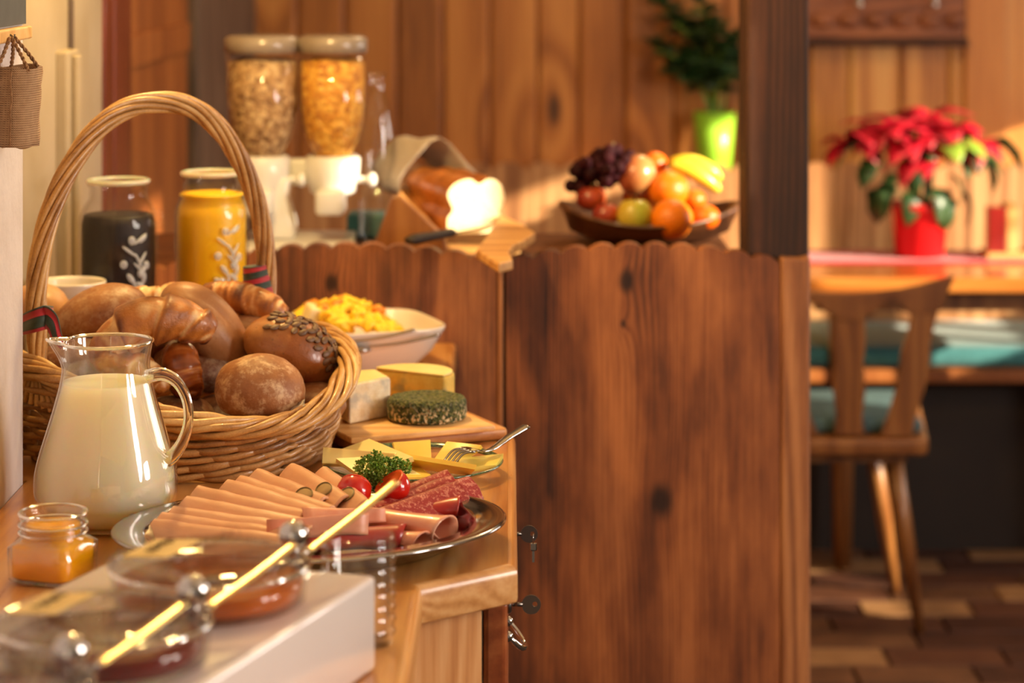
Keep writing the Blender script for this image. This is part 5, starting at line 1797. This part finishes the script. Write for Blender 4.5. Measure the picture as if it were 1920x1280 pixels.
scroll(pz(560, 1014, .018), pz(752, 1004, .018), .0140, 'cured', 'cured_ham_roll', 'dark red cured ham roll at the front of the platter')
scroll(pz(716, 1008, .015), pz(788, 1014, .015), .0120, 'ham', 'ham_roll', 'small pink ham roll end at the front rim of the platter')
def fold(p, label, mt='ham', z=.03):
    P = [pz(a, b, zz) for a, b, zz in p]
    G = quad_grid(P[0], P[3], P[2], P[1], 8, 8, -.004, .002, 3)
    o = obj('ham_slice', sheet(G, .0032), M[mt])
    tag(o, label, 'cold cut')
fold([(566, 950, .044), (722, 952, .042), (724, 978, .028), (570, 984, .030)], 'narrow folded ham slice lying over the feet of the sausage fan')
fold([(500, 974, .042), (692, 960, .045), (690, 1002, .024), (500, 1010, .024)], 'broad folded ham slice with a straight cut right edge in the middle of the platter')
# tomatoes and parsley
M['tomato'] = plain('tomato', S(206, 36, 20), S(186, 24, 14), 8, .18, coat=.5, sss=.15, ssss=.006)
M['tomato_flesh'] = plain('tomato_flesh', S(232, 92, 36), S(214, 60, 24), 60, .25, bump=.3, bscale=120, coat=.4, sss=.2, ssss=.006)
def tomato(px, py, Y, rpx, cutn, label):
    c = at(px, py, Y)
    r = rpx * Y / F
    cn = Vector(cutn).normalized()
    def fn(u):
        q = u * (1 + .03 * mn.noise(u * 1.5))
        d = q.dot(cn)
        if d > .32:
            q = q - cn * (d - .32)
        return q
    t = thing('tomato_half', label, 'tomato', c - Vector((0, 0, r)))
    obj('skin', ball(c, (r, r, r * .95), 44, 30, fn), M['tomato'], t)
    Rm = cn.to_track_quat('Z', 'Y').to_matrix().to_4x4()
    ro = r * math.sqrt(1 - .32 ** 2)
    obj('cut_face', xf(lathe([(0, .0010), (ro * .30, .0008), (ro * .34, .0002), (ro * .78, .0002), (ro * .84, .0012), (ro * .985, .0010), (ro * .99, 0)], (0, 0, 0), 40), Matrix.Translation(c + cn * r * .325) @ Rm), M['tomato_flesh'], t)
tomato(664, 920, 2.545, 33, (.15, .75, .45), 'left red cherry tomato half beside the parsley and the sausage fan')
tomato(736, 912, 2.555, 34, (-.55, -.25, .80), 'right cherry tomato half with its orange cut edge turned up to the parsley')
M['parsley'] = plain('parsley', S(140, 176, 60), S(84, 128, 34), 60, .5, bump=.2, bscale=300)
pc_ = at(704, 884, 2.575)
pa = thing('parsley', 'curly parsley sprig between the two tomato halves', 'parsley', pc_ - Vector((0, 0, .018)))
rr_ = random.Random(17)
V, Fc = [], []
lob = [(Vector((-.006, 0, .004)), .015), (Vector((.0, .002, .012)), .010), (Vector((.010, .002, .004)), .012), (Vector((.022, .004, .004)), .011), (Vector((.032, .006, .0035)), .007), (Vector((-.018, .0, .006)), .006), (Vector((.004, -.004, -.012)), .011), (Vector((.0, -.002, -.002)), .013)]
for (o_, r) in lob:
    for k in range(int(230 * (r / .012) ** 2)):
        d = Vector((rr_.gauss(0, 1), rr_.gauss(0, 1), rr_.gauss(0, 1))).normalized()
        p = pc_ + o_ + d * r * rr_.uniform(.55, 1.0)
        a = (d + Vector((rr_.uniform(-.8, .8), rr_.uniform(-.8, .8), rr_.uniform(-.5, .8)))).normalized()
        b = a.orthogonal().normalized()
        b = (Matrix.Rotation(rr_.uniform(0, 6.3), 3, a) @ b)
        cc_ = a.cross(b)
        s = rr_.uniform(.0011, .0021)
        i = len(V)
        V += [p - a * s * .6, p + b * s, p + a * s * 1.1 + cc_ * s * .5, p - b * s, p + cc_ * s * .4, p + a * s * .8 - b * s * .7 - cc_ * s * .6]
        Fc += [(i, i + 1, i + 4), (i + 1, i + 2, i + 4), (i + 2, i + 3, i + 4), (i + 3, i, i + 4), (i + 2, i + 5, i + 3)]
obj('leaves', (V, Fc), M['parsley'], pa, smooth=False, kind='stuff')
for (o_, r) in lob[:5]:
    obj('stem', tube([pc_ + Vector((.004, 0, -.018)), pc_ + o_ * .5 + Vector((0, 0, -.006)), pc_ + o_], .0008, 6), M['parsley'], pa)

# ------------------------------------------------------------------ white riser box with jam pots, honey jar, ringed glass
ux = Vector((.328, .945, 0)).normalized(); vx = Vector((ux.y, -ux.x, 0))
CR = Vector((-.1135, 2.055, 0))
ZT = ZC + .080
M['white_box'] = plain('white_box', S(236, 224, 216), S(232, 219, 210), 5, .3, coat=.8)
Mx = Matrix(((vx.x, ux.x, 0, CR.x), (vx.y, ux.y, 0, CR.y), (0, 0, 1, 0), (0, 0, 0, 1)))
wbx = obj('riser_box', xf(box(-.235, 0, -.82, 0, ZC + .001, ZT, .005, 3), Mx), M['white_box'], smooth='auto')
tag(wbx, 'plain glossy white riser box under the glass jam pots', 'box')
M['jam_orange'] = liquid('jam_orange', S(206, 104, 14), .15, .2)
M['jam_red'] = liquid('jam_red', S(120, 26, 12), .15, .1)
M['honey'] = liquid('honey', S(252, 178, 20), .2, .25)
M['label_gold'] = plain('label_gold', S(232, 198, 120), S(224, 186, 104), 20, .4)
M['ink'] = plain('ink', S(70, 46, 22), None, 30, .7)
def pot(i, c2, jam, lab, rp=.0805):
    c = Vector((c2.x, c2.y, ZT + .001))
    t = thing('jam_pot', lab, 'jam pot', c)
    obj('dish', lathe([(0, 0), (rp * .90, 0), (rp * .95, .003), (rp * .985, .028), (rp, .030), (rp * .985, .0312), (rp * .955, .029), (rp * .92, .005), (0, .004)], c, 64), M['pot_glass'], t)
    obj('jam', lathe([(0, .0045), (rp * .905, .0055), (rp * .925, .018), (rp * .90, .0195), (0, .0200)], c, 48), M[jam], t)
    obj('dish_rim', tube([c + Vector((rp * .985 * math.cos(a), rp * .985 * math.sin(a), .0302)) for a in [2 * PI * q_ / 72 for q_ in range(72)]], .0021, 8, closed=True), M['solid_glass'], t)
    lid = obj('lid', lathe([(rp * 1.00, .0320), (rp * 1.02, .0332), (rp * 1.01, .0350), (rp * .86, .0380), (rp * .4, .0395), (0, .0400), (0, .0380), (rp * .86, .0358), (rp * .97, .0330)], c, 64), M['pot_glass'], t)
    # bar across the middle of the lid, label on the left half, knob at the right edge
    b0, b1 = c + vx * (-.012) - ux * rp * .80 + Vector((0, 0, .0400)), c + vx * (-.012) + ux * rp * .80 + Vector((0, 0, .0400))
    obj('lid_bar', join(tube([b0, b0.lerp(b1, .5) + Vector((0, 0, .002)), b1], .0035, 10), ball(b0, .0075, 14, 10), ball(b1, .0075, 14, 10)), M['pot_glass'], lid)
    lc = c - vx * .040 - ux * .006 + Vector((0, 0, .0420))
    lb_ = obj('label', sheet([[lc + vx * (sx_ * .020) + ux * (sy_ * .030) + Vector((0, 0, .0016 * -abs(sx_) * 0 + (.0014 if sx_ > 0 else -.0014))) for sx_ in (-1, 1)] for sy_ in (-1, 1)], -.001), M['label_gold'], lid, smooth=False)
    strokes = []
    rk_ = random.Random(40 + i)
    for k in range(7):
        a = lc + ux * (-.020 + k * .0062) + vx * rk_.uniform(-.002, .001) + Vector((0, 0, .0022))
        strokes.append(tube([a - vx * .004, a + vx * rk_.uniform(.002, .005) + ux * rk_.uniform(.0, .003)], .0007, 5))
    obj('label_script', join(*strokes), M['ink'], lb_)
    kp = BALLS[i]
    obj('knob', ball(kp, .0122, 28, 18), M['chrome'], lid)
    obj('knob_stem', tube([Vector((kp.x, kp.y, ZT + .032)), Vector((kp.x, kp.y, kp.z - .008))], [.006, .004], 12), M['chrome'], lid)
BALLS = [at(550, 1003, 1.99), at(362, 1108, 1.8164), at(132, 1222, 1.66)]
PA_, PB_, PC_ = Vector((-.242, 1.965, 0)), Vector((-.300, 1.800, 0)), Vector((-.359, 1.636, 0))
# keep each pot on the white box
pot(0, PA_, 'jam_orange', 'round glass jam pot with amber jam at the far end of the white box')
pot(1, PB_, 'jam_red', 'round glass jam pot with red jam in the middle of the white box')
pot(2, PC_, 'jam_red', 'nearest glass jam pot, mostly cut off at the lower left corner')
for i, (a, b, Ya, Yb, lab) in enumerate((((578, 1032), (742, 904), 2.01, 2.15, 'gold spoon handle rising from the far amber jam pot over the platter'), ((392, 1136), (548, 1022), 1.835, 1.965, 'gold spoon handle rising from the middle red jam pot'), ((186, 1244), (346, 1130), 1.66, 1.80, 'gold spoon handle rising from the nearest jam pot'))):
    p0, p1 = at(a[0], a[1], Ya), at(b[0], b[1], Yb)
    s = thing('jam_spoon', lab, 'spoon', p0)
    mid = p0.lerp(p1, .5) - Vector((0, 0, .001))
    c = (PA_, PB_, PC_)[i]
    inn = Vector((c.x + .025, c.y - .01, ZT + .024))
    obj('handle', tube(spline([tuple(p0), tuple(mid), tuple(p1)], 20), lambda t: .0044 + .0006 * t, 10, flat=.4, up=(0, 0, 1)), M['gold'], s)
    ne = tube(spline([tuple(inn), tuple(inn.lerp(p0, .6) - Vector((0, 0, .004))), tuple(p0)], 14), .0026, 8)
    obj('spoon_bowl', join(ne, ball(inn - Vector((.012, .004, .002)), (.020, .013, .005), 16, 10)), M['steel'], s)

hc_ = Vector((-.440, 2.352, ZC + .001))
hj = thing('honey_jar', 'open square glass jar of golden yellow honey in front of the milk jug', 'jar', hc_)
def sqj(p, a):
    r = math.hypot(p.x, p.y)
    if r < 1e-6 or p.z > .0405:
        return p
    aa = a + math.radians(20)
    k = (abs(math.cos(aa)) ** 5 + abs(math.sin(aa)) ** 5) ** (-.2)
    f = min(1, max(0, (.0405 - p.z) / .006))
    k = 1 + (k - 1) * f
    return Vector((p.x * k, p.y * k, p.z))
R0 = .0355
def jp(d):
    return [(R0 - .004 - d, 0 + d * .8), (R0 - d, .004 + d * .5), (R0 - d, .033), (R0 - .003 - d, .0375), (.0305 - d, .0405), (.0305 - d, .043)]
obj('jar_glass', lathe([(0, 0)] + jp(0) + [(.0330, .0445), (.0330, .0460), (.0308, .0475), (.0308, .0500), (.0330, .0515), (.0330, .0530), (.0308, .0545), (.0308, .0575), (.0322, .0590), (.0322, .0635), (.0312, .0645), (.0290, .0640)] + jp(.0028)[::-1] + [(0, .002)], hc_, 64, fn=sqj), M['jug_glass'], hj)
obj('thread', join(*[tube([hc_ + Vector((.0322 * math.cos(a), .0322 * math.sin(a), z + .0006 * math.sin(a))) for a in [2 * PI * i / 40 for i in range(40)]], .0013, 8, closed=True) for z in (.0452, .0522, .0630)]), M['solid_glass'], hj)
obj('honey', lathe([(0, .0028)] + [(max(.001, r - .0005), z + .0006) for r, z in jp(.0028)][:-1] + [(.0270, .0470), (.0266, .0520), (.0240, .0530), (.010, .0500), (0, .0495)], hc_, 56, fn=sqj), M['honey'], hj)
gcn = Vector(((672 - 960) * 2.135 / F, 2.135, ZC + .001))
rg_ = .0330
pg_ = [(0, 0), (rg_ * .9, 0)]
for k in range(8):
    z = .006 + k * .0105
    pg_ += [(rg_ * .93, z), (rg_ * .97, z + .002), (rg_ * 1.0, z + .005), (rg_ * .97, z + .008)]
pg_ += [(rg_ * .94, .091), (rg_ * .96, .094), (rg_ * .92, .0945), (rg_ * .88, .090), (rg_ * .87, .008), (0, .006)]
rgl = obj('ringed_glass', lathe(pg_, gcn, 64), M['glass_thick'])
tag(rgl, 'clear ringed drinking glass behind the corner of the white box', 'glass')
